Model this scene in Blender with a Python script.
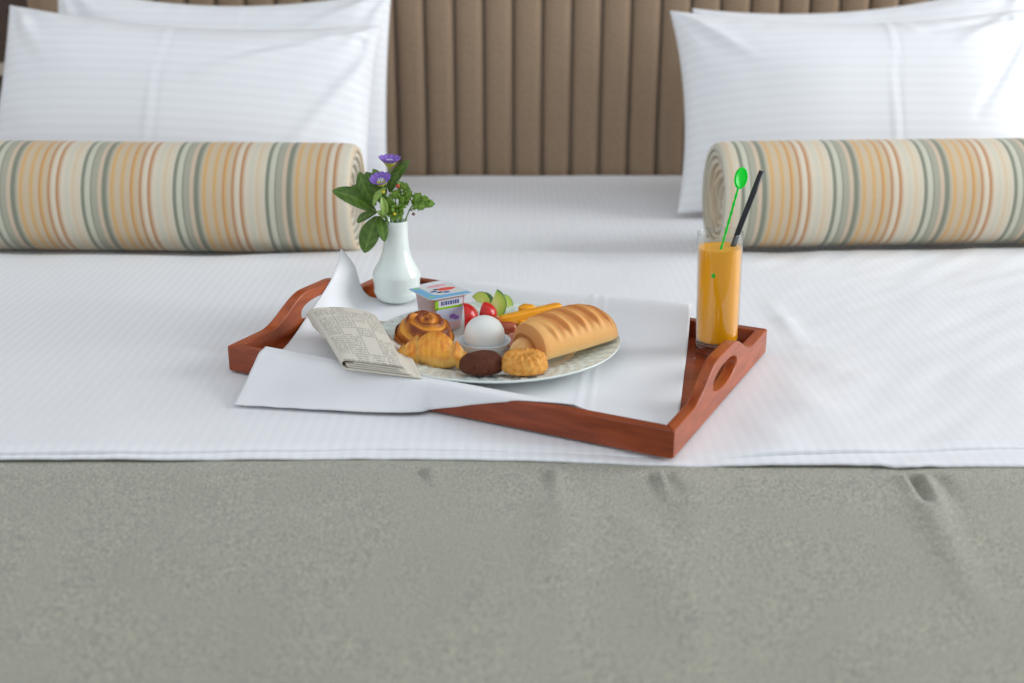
import bpy, bmesh, math, random
import numpy as np
from mathutils import Vector, Matrix, noise
for o in list(bpy.data.objects): bpy.data.objects.remove(o)
scene = bpy.context.scene
C = scene.collection
PI = math.pi
R = math.radians
random.seed(7)

# ------------------------------------------------------------------ camera, world, light
B = 0.60                       # height of the top of the bed cover
CAM_H = B + 0.43
F_PX, PITCH = 1200.0, R(18.5)
cd = bpy.data.cameras.new('camera'); cam = bpy.data.objects.new('camera', cd); C.objects.link(cam)
cam.location = (0, 0, CAM_H); cam.rotation_euler = (PI/2 - PITCH, 0, 0)
cd.sensor_width = 36.0; cd.lens = 36.0*F_PX/1024.0; cd.clip_start = 0.02
cd.dof.use_dof = True; cd.dof.focus_distance = 1.27; cd.dof.aperture_fstop = 4.0
scene.camera = cam
w = bpy.data.worlds.new('world'); scene.world = w; w.use_nodes = True
bg = w.node_tree.nodes['Background']; bg.inputs[0].default_value = (0.90, 0.95, 1.0, 1); bg.inputs[1].default_value = 0.72
ld = bpy.data.lights.new('window_daylight', 'AREA'); ld.shape = 'RECTANGLE'; ld.size = 1.8; ld.size_y = 1.9; ld.energy = 84; ld.color = (0.95, 0.975, 1.0)
lo = bpy.data.objects.new('window_daylight', ld); C.objects.link(lo); lo.location = (3.34, 1.55, 1.75)
lo.rotation_euler = (Vector((0.0, 1.25, 0.6)) - lo.location).to_track_quat('-Z', 'Y').to_euler()
vs = scene.view_settings; vs.view_transform = 'Standard'; vs.look = 'None'; vs.gamma = 1; vs.exposure = 0.27; vs.use_curve_mapping = False

# ------------------------------------------------------------------ helpers
def at(px, py, z=0.0):
    """pixel + height above the bed cover -> world point"""
    a = (px-512)/F_PX; b = (341.5-py)/F_PX
    d = Vector((a, math.cos(PITCH)+b*math.sin(PITCH), -math.sin(PITCH)+b*math.cos(PITCH)))
    t = (B+z-CAM_H)/d.z
    return Vector((0, 0, CAM_H)) + d*t
def at_y(px, py, y):
    a = (px-512)/F_PX; b = (341.5-py)/F_PX
    d = Vector((a, math.cos(PITCH)+b*math.sin(PITCH), -math.sin(PITCH)+b*math.cos(PITCH)))
    return Vector((0, 0, CAM_H)) + d*(y/d.y)
def link(o, parent=None):
    C.objects.link(o)
    if parent is not None: o.parent = parent
    return o
def obj(name, verts, faces, m, parent=None, loc=(0,0,0), rot=(0,0,0), smooth=True, col=None, vec=None, bevel=0, sub=0):
    me = bpy.data.meshes.new(name); me.from_pydata([tuple(v) for v in verts], [], faces); me.update()
    bm = bmesh.new(); bm.from_mesh(me); bmesh.ops.recalc_face_normals(bm, faces=bm.faces[:])
    if bm.calc_volume(signed=True) < 0: bmesh.ops.reverse_faces(bm, faces=bm.faces[:])
    bm.to_mesh(me); bm.free()
    me.polygons.foreach_set('use_smooth', [smooth]*len(me.polygons))
    if m: me.materials.append(m)
    if col is not None:
        a = me.color_attributes.new('Col', 'FLOAT_COLOR', 'POINT')
        a.data.foreach_set('color', np.array([(c[0], c[1], c[2], 1) for c in col], dtype=np.float32).ravel())
    if vec is not None:
        a = me.attributes.new('print_uv', 'FLOAT_VECTOR', 'POINT')
        a.data.foreach_set('vector', np.array(vec, dtype=np.float32).ravel())
    o = bpy.data.objects.new(name, me); link(o, parent); o.location = loc; o.rotation_euler = rot
    if bevel:
        md = o.modifiers.new('bevel', 'BEVEL'); md.width = bevel; md.segments = 3; md.limit_method = 'ANGLE'; md.angle_limit = R(35); md.harden_normals = True
    if sub:
        md = o.modifiers.new('sub', 'SUBSURF'); md.levels = sub; md.render_levels = sub
    return o
def tag(o, label, cat, group=None):
    o['label'] = label; o['category'] = cat
    if group: o['group'] = group
    return o
def thing(name, label, cat, loc=(0,0,0), rot=(0,0,0), group=None):
    o = bpy.data.objects.new(name, None); C.objects.link(o); o.empty_display_size = 0.02
    o.location = loc; o.rotation_euler = rot
    return tag(o, label, cat, group)
def struct(o): o['kind'] = 'structure'; return o
def grid(nu, nv, fn, closed_u=False):
    V = []; Fc = []
    for j in range(nv):
        for i in range(nu):
            V.append(fn(i/(nu if closed_u else nu-1), j/(nv-1)))
    for j in range(nv-1):
        for i in range(nu if closed_u else nu-1):
            k = (i+1) % nu
            Fc.append((j*nu+i, j*nu+k, (j+1)*nu+k, (j+1)*nu+i))
    return V, Fc
def thick(V, Fc, nu, nv, t):
    """solid cloth from an open grid: copy pushed down along the normals, sides closed"""
    P = np.array([tuple(v) for v in V]).reshape(nv, nu, 3)
    du = np.gradient(P, axis=1); dv = np.gradient(P, axis=0)
    n = np.cross(du, dv); n /= np.maximum(np.linalg.norm(n, axis=2, keepdims=True), 1e-9)
    if n[..., 2].mean() < 0: n = -n
    Q = P - n*t
    VV = list(map(tuple, P.reshape(-1, 3))) + list(map(tuple, Q.reshape(-1, 3)))
    N = nu*nv
    FF = list(Fc) + [tuple(N+i for i in reversed(f)) for f in Fc]
    b = [i for i in range(nu)] + [j*nu+nu-1 for j in range(1, nv)] + [(nv-1)*nu+i for i in range(nu-2, -1, -1)] + [j*nu for j in range(nv-2, 0, -1)]
    for a, c in zip(b, b[1:]+b[:1]): FF.append((a, c, c+N, a+N))
    return VV, FF
def capped(nu, nv, fn):
    """closed-in-u tube surface with both ends closed"""
    V, Fc = grid(nu, nv, fn, True)
    V = [Vector(v) for v in V]
    for j, rev in ((0, True), (nv-1, False)):
        c = sum((V[j*nu+i] for i in range(nu)), Vector())/nu
        V.append(c); k = len(V)-1
        for i in range(nu):
            f = (j*nu+i, j*nu+(i+1) % nu, k); Fc.append(f[::-1] if rev else f)
    return V, Fc
def lathe(profile, n=48):
    V = []; Fc = []
    q = [profile[0]]
    for (r0, z0), (r1, z1) in zip(profile, profile[1:]):
        d = math.hypot(r1-r0, z1-z0)
        if d > 0.02:
            for f in (0.0012/d, 1-0.0012/d): q.append((lerp(r0, r1, f), lerp(z0, z1, f)))
        q.append((r1, z1))
    profile = q; m = len(profile)
    for r, z in profile:
        for i in range(n):
            a = 2*PI*i/n; V.append((r*math.cos(a), r*math.sin(a), z))
    for j in range(m-1):
        for i in range(n): Fc.append((j*n+i, j*n+(i+1) % n, (j+1)*n+(i+1) % n, (j+1)*n+i))
    for j in (0, m-1):
        if profile[j][0] > 1e-5: Fc.append(tuple(j*n+i for i in range(n)))
    return V, Fc
def box(x0, y0, z0, x1, y1, z1):
    V = [(x, y, z) for z in (z0, z1) for y in (y0, y1) for x in (x0, x1)]
    return V, [(0,1,3,2), (4,5,7,6), (0,1,5,4), (2,3,7,6), (0,2,6,4), (1,3,7,5)]
def join(*lst):
    V = []; Fc = []
    for v, f in lst:
        k = len(V); V += list(v); Fc += [tuple(i+k for i in g) for g in f]
    return V, Fc
def tube(path, rad, n=10):
    path = [Vector(p) for p in path]; m = len(path)
    rad = rad if isinstance(rad, (list, tuple)) else [rad]*m
    def fn(u, v):
        j = int(round(v*(m-1)))
        d = (path[min(j+1, m-1)] - path[max(j-1, 0)]).normalized()
        up = Vector((0, 0, 1)) if abs(d.z) < 0.9 else Vector((0, 1, 0))
        x = d.cross(up).normalized(); y = d.cross(x)
        return path[j] + (x*math.cos(2*PI*u) + y*math.sin(2*PI*u))*rad[j]
    return capped(n, m, fn)
def bez(p0, p1, p2, n=8):
    p0, p1, p2 = Vector(p0), Vector(p1), Vector(p2)
    return [p0*(1-t)**2 + p1*2*t*(1-t) + p2*t*t for t in (i/(n-1) for i in range(n))]
def sstep(a, b, x):
    t = min(1, max(0, (x-a)/(b-a))); return t*t*(3-2*t)
def nz(x, y, z=0.0): return noise.noise(Vector((x, y, z)))
def lerp(a, b, t): return a + (b-a)*t
def mix3(a, b, t): t = min(1, max(0, t)); return tuple(a[i]+(b[i]-a[i])*t for i in range(3))
def s2l(r, g, b): return tuple(((c/255)/12.92 if c/255 <= 0.04045 else ((c/255+0.055)/1.055)**2.4) for c in (r, g, b))
def interp(x, pts):
    if x <= pts[0][0]: return pts[0][1]
    for (a, p), (b, q) in zip(pts, pts[1:]):
        if x <= b: return lerp(p, q, sstep(a, b, x)*0.5 + 0.5*(x-a)/(b-a))
    return pts[-1][1]
def crease(x, y, p0, p1, amp, wid):
    dx, dy = p1[0]-p0[0], p1[1]-p0[1]; L2 = dx*dx+dy*dy
    t = ((x-p0[0])*dx + (y-p0[1])*dy)/L2
    tc = min(1, max(0, t)); d2 = (x-p0[0]-tc*dx)**2 + (y-p0[1]-tc*dy)**2
    if d2 > 9*wid*wid: return 0.0
    return amp*math.exp(-d2/(wid*wid))*(1-0.85*tc)

# ------------------------------------------------------------------ materials
def mat(name, color=(0.8,0.8,0.8), rough=0.5, spec=0.5, sheen=0, trans=0, ior=1.45, coat=0, metal=0, sss=0, sssr=(1,0.5,0.25), sss_scale=0.01):
    m = bpy.data.materials.new(name); m.use_nodes = True
    p = m.node_tree.nodes['Principled BSDF']
    p.inputs['Base Color'].default_value = (*color, 1); p.inputs['Roughness'].default_value = rough
    p.inputs['Specular IOR Level'].default_value = spec; p.inputs['Sheen Weight'].default_value = sheen
    p.inputs['Transmission Weight'].default_value = trans; p.inputs['IOR'].default_value = ior
    p.inputs['Coat Weight'].default_value = coat; p.inputs['Metallic'].default_value = metal
    if sss:
        p.inputs['Subsurface Weight'].default_value = sss; p.inputs['Subsurface Radius'].default_value = sssr; p.inputs['Subsurface Scale'].default_value = sss_scale
    return m
def nd(m, t, **kw):
    n = m.node_tree.nodes.new(t)
    for k, v in kw.items(): setattr(n, k, v)
    return n
def P(m): return m.node_tree.nodes['Principled BSDF']
def L(m, a, b): m.node_tree.links.new(a, b)
def math_node(m, op, a=None, b=None, c=None):
    n = nd(m, 'ShaderNodeMath', operation=op)
    for i, v in enumerate((a, b, c)):
        if v is None: continue
        if isinstance(v, (int, float)): n.inputs[i].default_value = v
        else: L(m, v, n.inputs[i])
    return n.outputs[0]
def ramp(m, fac, stops, interp_='LINEAR'):
    n = nd(m, 'ShaderNodeValToRGB'); n.color_ramp.interpolation = interp_
    e = n.color_ramp.elements
    e[0].position, e[0].color = stops[0][0], (*stops[0][1], 1)
    e[1].position, e[1].color = stops[-1][0], (*stops[-1][1], 1)
    for p, c in stops[1:-1]:
        x = e.new(p); x.color = (*c, 1)
    L(m, fac, n.inputs[0]); return n.outputs[0]
def coords(m, scale=(1,1,1)):
    tc = nd(m, 'ShaderNodeTexCoord'); mp = nd(m, 'ShaderNodeMapping'); mp.inputs['Scale'].default_value = scale
    L(m, tc.outputs['Object'], mp.inputs['Vector']); return mp.outputs[0]
def noisetex(m, vec, scale, detail=3, rough=0.5):
    n = nd(m, 'ShaderNodeTexNoise'); n.inputs['Scale'].default_value = scale; n.inputs['Detail'].default_value = detail; n.inputs['Roughness'].default_value = rough
    L(m, vec, n.inputs['Vector']); return n.outputs['Fac']
def bump(m, h, strength, dist=0.001):
    b = nd(m, 'ShaderNodeBump'); b.inputs['Strength'].default_value = strength; b.inputs['Distance'].default_value = dist
    L(m, h, b.inputs['Height']); L(m, b.outputs[0], P(m).inputs['Normal'])

def striped_cotton(name, axis, period, c0, c1):
    """white damask with satin stripes"""
    m = mat(name, c0, 0.62, 0.35, sheen=0.15)
    v = coords(m); sx = nd(m, 'ShaderNodeSeparateXYZ'); L(m, v, sx.inputs[0])
    f = math_node(m, 'SINE', math_node(m, 'MULTIPLY', sx.outputs[axis], 2*PI/period))
    f = math_node(m, 'SMOOTH_MIN', math_node(m, 'MAXIMUM', math_node(m, 'MULTIPLY_ADD', f, 1.6, 0.5), 0.0), 1.0, 0.1)
    L(m, ramp(m, f, [(0, c0), (1, c1)]), P(m).inputs['Base Color'])
    L(m, math_node(m, 'MULTIPLY_ADD', f, -0.22, 0.66), P(m).inputs['Roughness'])
    bump(m, noisetex(m, v, 900, 2), 0.12, 0.0004)
    return m
WHITE0, WHITE1 = (0.795, 0.808, 0.832), (0.835, 0.848, 0.870)
M = {}
M['duvet'] = striped_cotton('striped_white_cotton', 0, 0.0112, WHITE0, WHITE1)
M['pillow'] = striped_cotton('striped_pillow_cotton', 2, 0.0165, (0.805, 0.818, 0.842), (0.835, 0.848, 0.870))
M['napkin'] = mat('white_napkin_linen', (0.80, 0.81, 0.83), 0.75, 0.25, sheen=0.1)
bump(M['napkin'], noisetex(M['napkin'], coords(M['napkin']), 1100, 2), 0.15, 0.0004)
def melange():
    m = mat('grey_green_melange_wool', (0.3,0.3,0.26), 0.9, 0.15, sheen=0.25)
    v = coords(m, (1, 0.7, 1)); n1 = noisetex(m, v, 750, 2, 0.7); n2 = noisetex(m, coords(m), 9, 2)
    c = ramp(m, n1, [(0.28, s2l(98, 98, 94)), (0.45, s2l(145, 145, 134)), (0.55, s2l(162, 160, 145)), (0.74, s2l(206, 198, 172))])
    mx = nd(m, 'ShaderNodeMix', data_type='RGBA'); mx.inputs[0].default_value = 0.12; mx.blend_type = 'MULTIPLY'
    L(m, c, mx.inputs[6]); L(m, ramp(m, n2, [(0.35, (0.75,0.75,0.75)), (0.65, (1,1,1))]), mx.inputs[7]); L(m, mx.outputs[2], P(m).inputs['Base Color'])
    bump(m, n1, 0.2, 0.0005); return m
M['blanket'] = melange()
def headboard_fabric():
    m = mat('taupe_weave', s2l(150, 126, 102), 0.85, 0.2, sheen=0.2)
    v = coords(m, (1, 1, 2.5)); n = noisetex(m, v, 260, 3)
    L(m, ramp(m, n, [(0.3, s2l(140, 119, 98)), (0.7, s2l(162, 139, 115))]), P(m).inputs['Base Color']); bump(m, n, 0.2, 0.0006); return m
M['taupe'] = headboard_fabric()
def wood(name, a, b, rough=0.3):
    m = mat(name, a, rough, 0.45, coat=0.12); P(m).inputs['Coat Roughness'].default_value = 0.2
    v = coords(m, (6, 40, 40)); n = noisetex(m, v, 3.2, 4, 0.6)
    L(m, ramp(m, n, [(0.25, a), (0.75, b)]), P(m).inputs['Base Color']); return m
M['mahogany'] = wood('mahogany', s2l(112, 44, 20), s2l(158, 74, 38), 0.30)
def wood_y():
    m = mat('mahogany_end_lit', s2l(120,50,30), 0.34, 0.45, coat=0.12); P(m).inputs['Coat Roughness'].default_value = 0.2
    n = noisetex(m, coords(m, (40, 6, 40)), 3.2, 4, 0.6)
    L(m, ramp(m, n, [(0.25, s2l(132, 54, 20)), (0.75, s2l(184, 92, 44))]), P(m).inputs['Base Color']); return m  # lighter than the rails: window light on the end panels put into the colour
M['mahogany_end_lit'] = wood_y()
M['wall'] = wood('dark_brown_wall_panel', s2l(62, 44, 34), s2l(78, 56, 42), 0.5)
M['strip'] = mat('pale_strip', s2l(190, 180, 165), 0.5)
M['floor'] = wood('oak_floor', s2l(150, 112, 78), s2l(176, 136, 98), 0.45)
M['plaster'] = mat('white_plaster', (0.8, 0.79, 0.77), 0.9)
M['frame'] = mat('white_frame', (0.8, 0.8, 0.8), 0.4)
M['base'] = mat('bed_base_cloth', s2l(120, 100, 82), 0.9)
M['vase'] = mat('white_porcelain', s2l(228, 237, 233), 0.12, 0.5, coat=0.4)
M['plate'] = mat('pale_celadon_porcelain', s2l(222, 232, 226), 0.18, 0.5, coat=0.3)
M['cup_white'] = mat('white_dish', s2l(226, 229, 232), 0.15, 0.5)
M['egg'] = mat('egg_shell', s2l(226, 229, 226), 0.45, 0.4, sss=0.2, sssr=(1, 0.8, 0.7), sss_scale=0.004)
M['glass'] = mat('clear_glass', (1, 1, 1), 0.0, 0.5, trans=1, ior=1.45)
M['thin_glass'] = mat('thin_clear_glass', (1, 1, 1), 0.0)
def thin_glass(m):
    t = nd(m, 'ShaderNodeBsdfTransparent'); t.inputs[0].default_value = (0.965, 0.975, 0.97, 1)
    g = nd(m, 'ShaderNodeBsdfGlossy'); g.inputs['Roughness'].default_value = 0.02
    lw = nd(m, 'ShaderNodeLayerWeight'); lw.inputs[0].default_value = 0.5
    fr = math_node(m, 'MULTIPLY_ADD', math_node(m, 'POWER', lw.outputs['Facing'], 3.6), 0.9, 0.05)
    mx = nd(m, 'ShaderNodeMixShader'); L(m, fr, mx.inputs[0]); L(m, t.outputs[0], mx.inputs[1]); L(m, g.outputs[0], mx.inputs[2])
    L(m, mx.outputs[0], m.node_tree.nodes['Material Output'].inputs['Surface'])
thin_glass(M['thin_glass'])
M['juice'] = mat('orange_juice', (1.0, 0.44, 0.004), 0.35, 0.2)
M['green_plastic'] = mat('green_plastic', s2l(20, 225, 60), 0.2, 0.5, trans=0.35, ior=1.3)
M['black_plastic'] = mat('black_plastic', s2l(24, 26, 32), 0.3)
def vc(name, rough, spec=0.4, coat=0, nscale=300, bstr=0.3, bdist=0.001, sss=0, sssr=(1, 0.6, 0.3)):
    m = mat(name, (1,1,1), rough, spec, coat=coat, sss=sss, sssr=sssr, sss_scale=0.004)
    a = nd(m, 'ShaderNodeAttribute', attribute_name='Col'); L(m, a.outputs['Color'], P(m).inputs['Base Color'])
    bump(m, noisetex(m, coords(m), nscale, 4), bstr, bdist); return m
M['pastry'] = vc('baked_pastry', 0.46, 0.4, coat=0.06, nscale=300, bstr=0.8, bdist=0.0016)
M['bread'] = vc('bread_crust', 0.55, 0.35, nscale=330, bstr=0.35, bdist=0.0008)
M['cookie'] = vc('biscuit', 0.75, 0.25, nscale=420, bstr=0.8, bdist=0.0012)
M['veg'] = vc('vegetable_flesh', 0.28, 0.5, coat=0.2, nscale=300, bstr=0.1, bdist=0.0006, sss=0.2)
M['leaf'] = vc('leaf_surface', 0.42, 0.4, nscale=350, bstr=0.15, bdist=0.0005)
M['petal'] = vc('petal_surface', 0.6, 0.3, nscale=500, bstr=0.15, bdist=0.0003)
M['stem'] = mat('green_stem', s2l(96, 140, 50), 0.5)
M['pink_plastic'] = mat('translucent_pink_pot', s2l(214, 186, 186), 0.3, 0.5, sss=0.2, sss_scale=0.005)
M['foil'] = mat('white_foil', s2l(214, 218, 218), 0.3, 0.5)
def flat(name, r, g, b, rough=0.4): return mat(name, s2l(r, g, b), rough)
M['p_blue'] = flat('print_light_blue', 118, 178, 216); M['p_lav'] = flat('print_lavender', 196, 206, 232); M['p_green'] = flat('print_green', 150, 210, 40)
M['p_navy'] = flat('print_navy', 70, 92, 160); M['p_red'] = flat('print_red', 226, 84, 72); M['p_purple'] = flat('print_purple', 140, 110, 190); M['p_dark'] = flat('print_dark', 60, 70, 90)
M['p_pink'] = flat('print_pink', 226, 160, 176); M['p_white'] = flat('print_white', 226, 230, 236)
def newsprint():
    m = mat('newsprint', s2l(198, 192, 178), 0.85, 0.2)
    a = nd(m, 'ShaderNodeAttribute', attribute_name='print_uv'); sx = nd(m, 'ShaderNodeSeparateXYZ'); L(m, a.outputs['Vector'], sx.inputs[0])
    s, t, side = sx.outputs[0], sx.outputs[1], sx.outputs[2]
    lines = math_node(m, 'FRACT', math_node(m, 'MULTIPLY', t, 34)); row = math_node(m, 'FLOOR', math_node(m, 'MULTIPLY', t, 34))
    ln = math_node(m, 'LESS_THAN', lines, 0.55)
    cf = math_node(m, 'FRACT', math_node(m, 'MULTIPLY', s, 4)); ci = math_node(m, 'FLOOR', math_node(m, 'MULTIPLY', s, 4))
    gut = math_node(m, 'MULTIPLY', math_node(m, 'GREATER_THAN', cf, 0.08), math_node(m, 'LESS_THAN', cf, 0.92))
    cb = nd(m, 'ShaderNodeCombineXYZ'); L(m, math_node(m, 'MULTIPLY', s, 62), cb.inputs[0]); L(m, math_node(m, 'MULTIPLY', row, 7.3), cb.inputs[1])
    words = math_node(m, 'GREATER_THAN', noisetex(m, cb.outputs[0], 1.0, 2), 0.47)
    cb2 = nd(m, 'ShaderNodeCombineXYZ'); L(m, math_node(m, 'MULTIPLY', ci, 3.7), cb2.inputs[0]); L(m, math_node(m, 'MULTIPLY', t, 6), cb2.inputs[1])
    para = math_node(m, 'GREATER_THAN', noisetex(m, cb2.outputs[0], 1.0, 1), 0.44)
    rule = math_node(m, 'MULTIPLY', math_node(m, 'LESS_THAN', cf, 0.035), math_node(m, 'LESS_THAN', math_node(m, 'ABSOLUTE', math_node(m, 'SUBTRACT', t, 0.45)), 0.36))
    ink = math_node(m, 'MULTIPLY', math_node(m, 'MULTIPLY', ln, gut), math_node(m, 'MULTIPLY', words, para))
    ink = math_node(m, 'MULTIPLY', math_node(m, 'MAXIMUM', math_node(m, 'MULTIPLY', ink, 0.45), math_node(m, 'MULTIPLY', rule, 0.7)), side)
    L(m, ramp(m, ink, [(0, s2l(214, 208, 195)), (1, s2l(70, 70, 70))]), P(m).inputs['Base Color']); return m
M['news'] = newsprint()
def bolster_fabric():
    m = mat('striped_bolster_weave', (0.7,0.7,0.6), 0.8, 0.2, sheen=0.15)
    v = coords(m); sx = nd(m, 'ShaderNodeSeparateXYZ'); L(m, v, sx.inputs[0])
    f = math_node(m, 'FRACT', math_node(m, 'MULTIPLY', sx.outputs[0], 1/0.132))
    cr, crp = s2l(220, 209, 188), s2l(210, 190, 166); gr, gl = s2l(136, 139, 123), s2l(172, 171, 153)
    pg = s2l(202, 202, 183); am, tan = s2l(214, 174, 120), s2l(206, 188, 160); og, br = s2l(202, 146, 88), s2l(184, 122, 66)
    st = [(0.0, pg), (0.012, gr), (0.04, gr), (0.052, pg), (0.10, pg), (0.112, gr), (0.128, gl), (0.18, gl), (0.195, crp), (0.225, crp), (0.24, gr), (0.275, gr), (0.29, gl), (0.32, tan),
          (0.333, am), (0.355, am), (0.378, tan), (0.430, tan), (0.444, am), (0.465, am), (0.487, tan), (0.535, tan), (0.547, og), (0.572, am), (0.592, tan), (0.634, tan), (0.646, br), (0.688, cr), (0.725, cr), (0.738, br), (0.79, cr), (1.0, cr)]
    c = ramp(m, f, st)
    w1 = (1, 1, 1)
    c2 = ramp(m, f, [(0.80, w1), (0.83, (0.93, 0.97, 1.0)), (0.86, (0.90, 0.96, 0.98)), (0.885, w1), (0.905, (0.98, 0.90, 0.80)), (0.93, (0.98, 0.90, 0.80)), (0.95, w1), (0.965, (0.96, 0.95, 0.92)), (0.99, w1)])
    m2 = nd(m, 'ShaderNodeMix', data_type='RGBA'); m2.blend_type = 'MULTIPLY'; m2.inputs[0].default_value = 1.0
    L(m, c, m2.inputs[6]); L(m, c2, m2.inputs[7]); c = m2.outputs[2]
    n = noisetex(m, coords(m, (3, 1, 1)), 330, 2)
    mx = nd(m, 'ShaderNodeMix', data_type='RGBA'); mx.blend_type = 'MULTIPLY'; mx.inputs[0].default_value = 0.35
    L(m, c, mx.inputs[6]); L(m, ramp(m, n, [(0.3, (0.8,0.8,0.8)), (0.7, (1,1,1))]), mx.inputs[7]); L(m, mx.outputs[2], P(m).inputs['Base Color'])
    bump(m, n, 0.25, 0.0006); return m
M['bolster'] = bolster_fabric()

# ------------------------------------------------------------------ the room
BX = 0.03                                  # middle of the bed
struct(obj('floor', *box(-2.6, -1.6, -0.05, 3.5, 2.47, 0.0), M['floor'], smooth=False))
struct(obj('wall_back', *box(-2.6, 2.47, 0.0, 3.5, 2.57, 2.9), M['wall'], smooth=False))
wy0, wy1, wz0, wz1 = 0.62, 2.42, 0.75, 2.75      # window opening in the right wall
wr = struct(obj('wall_right', *join(box(3.4, -1.6, 0, 3.5, wy0, 2.9), box(3.4, wy1, 0, 3.5, 2.47, 2.9), box(3.4, wy0, 0, 3.5, wy1, wz0), box(3.4, wy0, wz1, 3.5, wy1, 2.9)), M['plaster'], smooth=False))
wf = join(box(3.42, wy0, wz0, 3.48, wy1, wz0+0.05), box(3.42, wy0, wz1-0.05, 3.48, wy1, wz1), box(3.42, wy0, wz0+0.05, 3.48, wy0+0.05, wz1-0.05), box(3.42, wy1-0.05, wz0+0.05, 3.48, wy1, wz1-0.05), box(3.43, 1.50, wz0+0.05, 3.47, 1.54, wz1-0.05))
struct(obj('window_1', *wf, M['frame'], smooth=False))
struct(obj('trim_1', *box(-2.6, 2.455, 0.772, BX-0.975, 2.4695, 0.796), M['strip'], smooth=False))

# ------------------------------------------------------------------ headboard with upholstered channels
hb = thing('headboard', 'tall taupe headboard upholstered in narrow vertical channels', 'headboard', (BX, 2.41, 0))
PITCHX = 0.0570; HBW = 0.965
obj('back_panel', *box(-HBW, -0.012, 0.05, HBW, 0.036, 1.30), M['taupe'], hb, smooth=False, bevel=0.006)
def channel_mesh():
    hw = PITCHX/2 - 0.0004
    def fn(u, v):
        a = PI*u; x = -hw*math.cos(a)
        y = -0.013 - 0.020*(1-abs(math.cos(a))**4.0)**0.55
        z = lerp(0.10, 1.28, v); e = min(v, 1-v)*1.18
        k = 1 if e > 0.02 else math.sqrt(max(0.02, 1-(1-e/0.02)**2))
        return (x, -0.013 + (y+0.013)*k, z)
    return grid(17, 25, fn)
ch0 = None
x0 = 0.0035 - BX
k = -17
while True:
    xc = x0 + (k+0.5)*PITCHX
    if xc + PITCHX/2 > HBW: break
    if xc - PITCHX/2 >= -HBW:
        if ch0 is None:
            ch0 = obj('channel', *channel_mesh(), M['taupe'], hb); o = ch0
        else:
            o = ch0.copy(); C.objects.link(o); o.parent = hb
        o.location = (xc, 0, 0)
    k += 1

# ------------------------------------------------------------------ bed: base, mattress, cover, blanket
bb = thing('divan_bed', 'low upholstered divan bed under the mattress', 'bed', (BX, 1.30, 0))
obj('body', *box(-0.90, -0.98, 0.12, 0.90, 1.06, 0.335), M['base'], bb, smooth=False, bevel=0.01)
for sx_ in (-0.8, 0.8):
    for sy_ in (-0.9, 0.9): obj('leg', *lathe([(0.022, 0), (0.03, 0.12)], 16), M['mahogany'], bb, (sx_, sy_, 0))

SHEET = -0.012
def mattress():
    hx, y0, y1, zb, zt, r = 0.90, 0.31, 2.372, 0.336, B+SHEET, 0.05
    def fn(u, v):   # wrap over: v across the section (x), u along y
        s = v*2*(hx + (zt-zb)) - (hx + (zt-zb)); a = abs(s); sg = 1 if s > 0 else -1
        lim = hx - r
        if a < lim: x, z = a, zt
        elif a < lim + r*PI/2: q = (a-lim)/r; x, z = lim + r*math.sin(q), zt - r*(1-math.cos(q))
        else: x, z = hx, max(zb, zt - r - (a-lim-r*PI/2))
        y = lerp(y0, y1, u)
        e = min(u*(y1-y0), (1-u)*(y1-y0))
        if e < r and z > zt-r: z -= (r - math.sqrt(r*r-(r-e)**2))*0.6*(1 if u < 0.5 else 0.1)
        if a < lim and y > 1.6: z += 0.0016*nz(a*sg*7, y*4, 3) - 0.002*math.exp(-((y-1.98)/0.05)**2)
        if z > zt-0.04: z -= 0.014*(1-sstep(1.45, 1.62, y))
        return (BX + sg*x - BX, y-1.3, z)
    nu, nv = 120, 150
    V, Fc = grid(nu, nv, fn)
    Fc += [tuple(j*nu for j in range(nv)), tuple(j*nu+nu-1 for j in range(nv))]
    k = (nv-1)*nu
    for i in range(nu-1): Fc.append((i, i+1, k+i+1, k+i))
    return V, Fc
mt = obj('mattress', *mattress(), M['duvet'], loc=(BX, 1.3, 0))
tag(mt, 'mattress in a white striped fitted sheet, bare between the two bolsters', 'mattress')

# tray frame (needed by the covers too)
TL, TW, TT = 0.4876, 0.311, 0.0115
FLp = at(229, 373, 0); TANG = R(-26.2)
TU = Vector((math.cos(TANG), math.sin(TANG), 0)); TV = Vector((-math.sin(TANG), math.cos(TANG), 0))
def tray_uv(x, y):
    d = Vector((x-FLp.x, y-FLp.y, 0)); return d.dot(TU), d.dot(TV)
TS0, TS1, TS2 = 0.0018, -0.0056/TL, 0.012
def sink(u, v): return TS0 + TS1*min(max(u, -0.02), TL+0.02) + TS2*min(max(v, -0.005), TW+0.01)
def tray_w(u, v, z): return Vector((FLp.x, FLp.y, B)) + TU*u + TV*v + Vector((0, 0, z + (sink(u, v) if v > 0 else sink(u, v)*sstep(-0.07, 0, v))))
def tray_mask(x, y):
    u, v = tray_uv(x, y)
    dx = max(-0.02-u, 0, u-TL-0.012); dy = max(-0.10-v, 0, v-TW-0.012)
    return sstep(0.0, 0.07, math.hypot(dx, dy))
DUVC = [(at(785, 322), at(802, 346), 0.004, 0.010), (at(800, 346), at(880, 352), 0.0025, 0.007), (at(782, 318), at(768, 300), 0.003, 0.012), (at(775, 372), at(850, 440), 0.003, 0.02),
        (at(740, 415), at(800, 452), 0.0025, 0.016), (at(760, 395), at(880, 420), 0.002, 0.018), (at(775, 350), at(930, 400), 0.002, 0.02), (at(225, 355), at(150, 345), 0.003, 0.014), (at(232, 372), at(120, 380), 0.0025, 0.02)]
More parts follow.
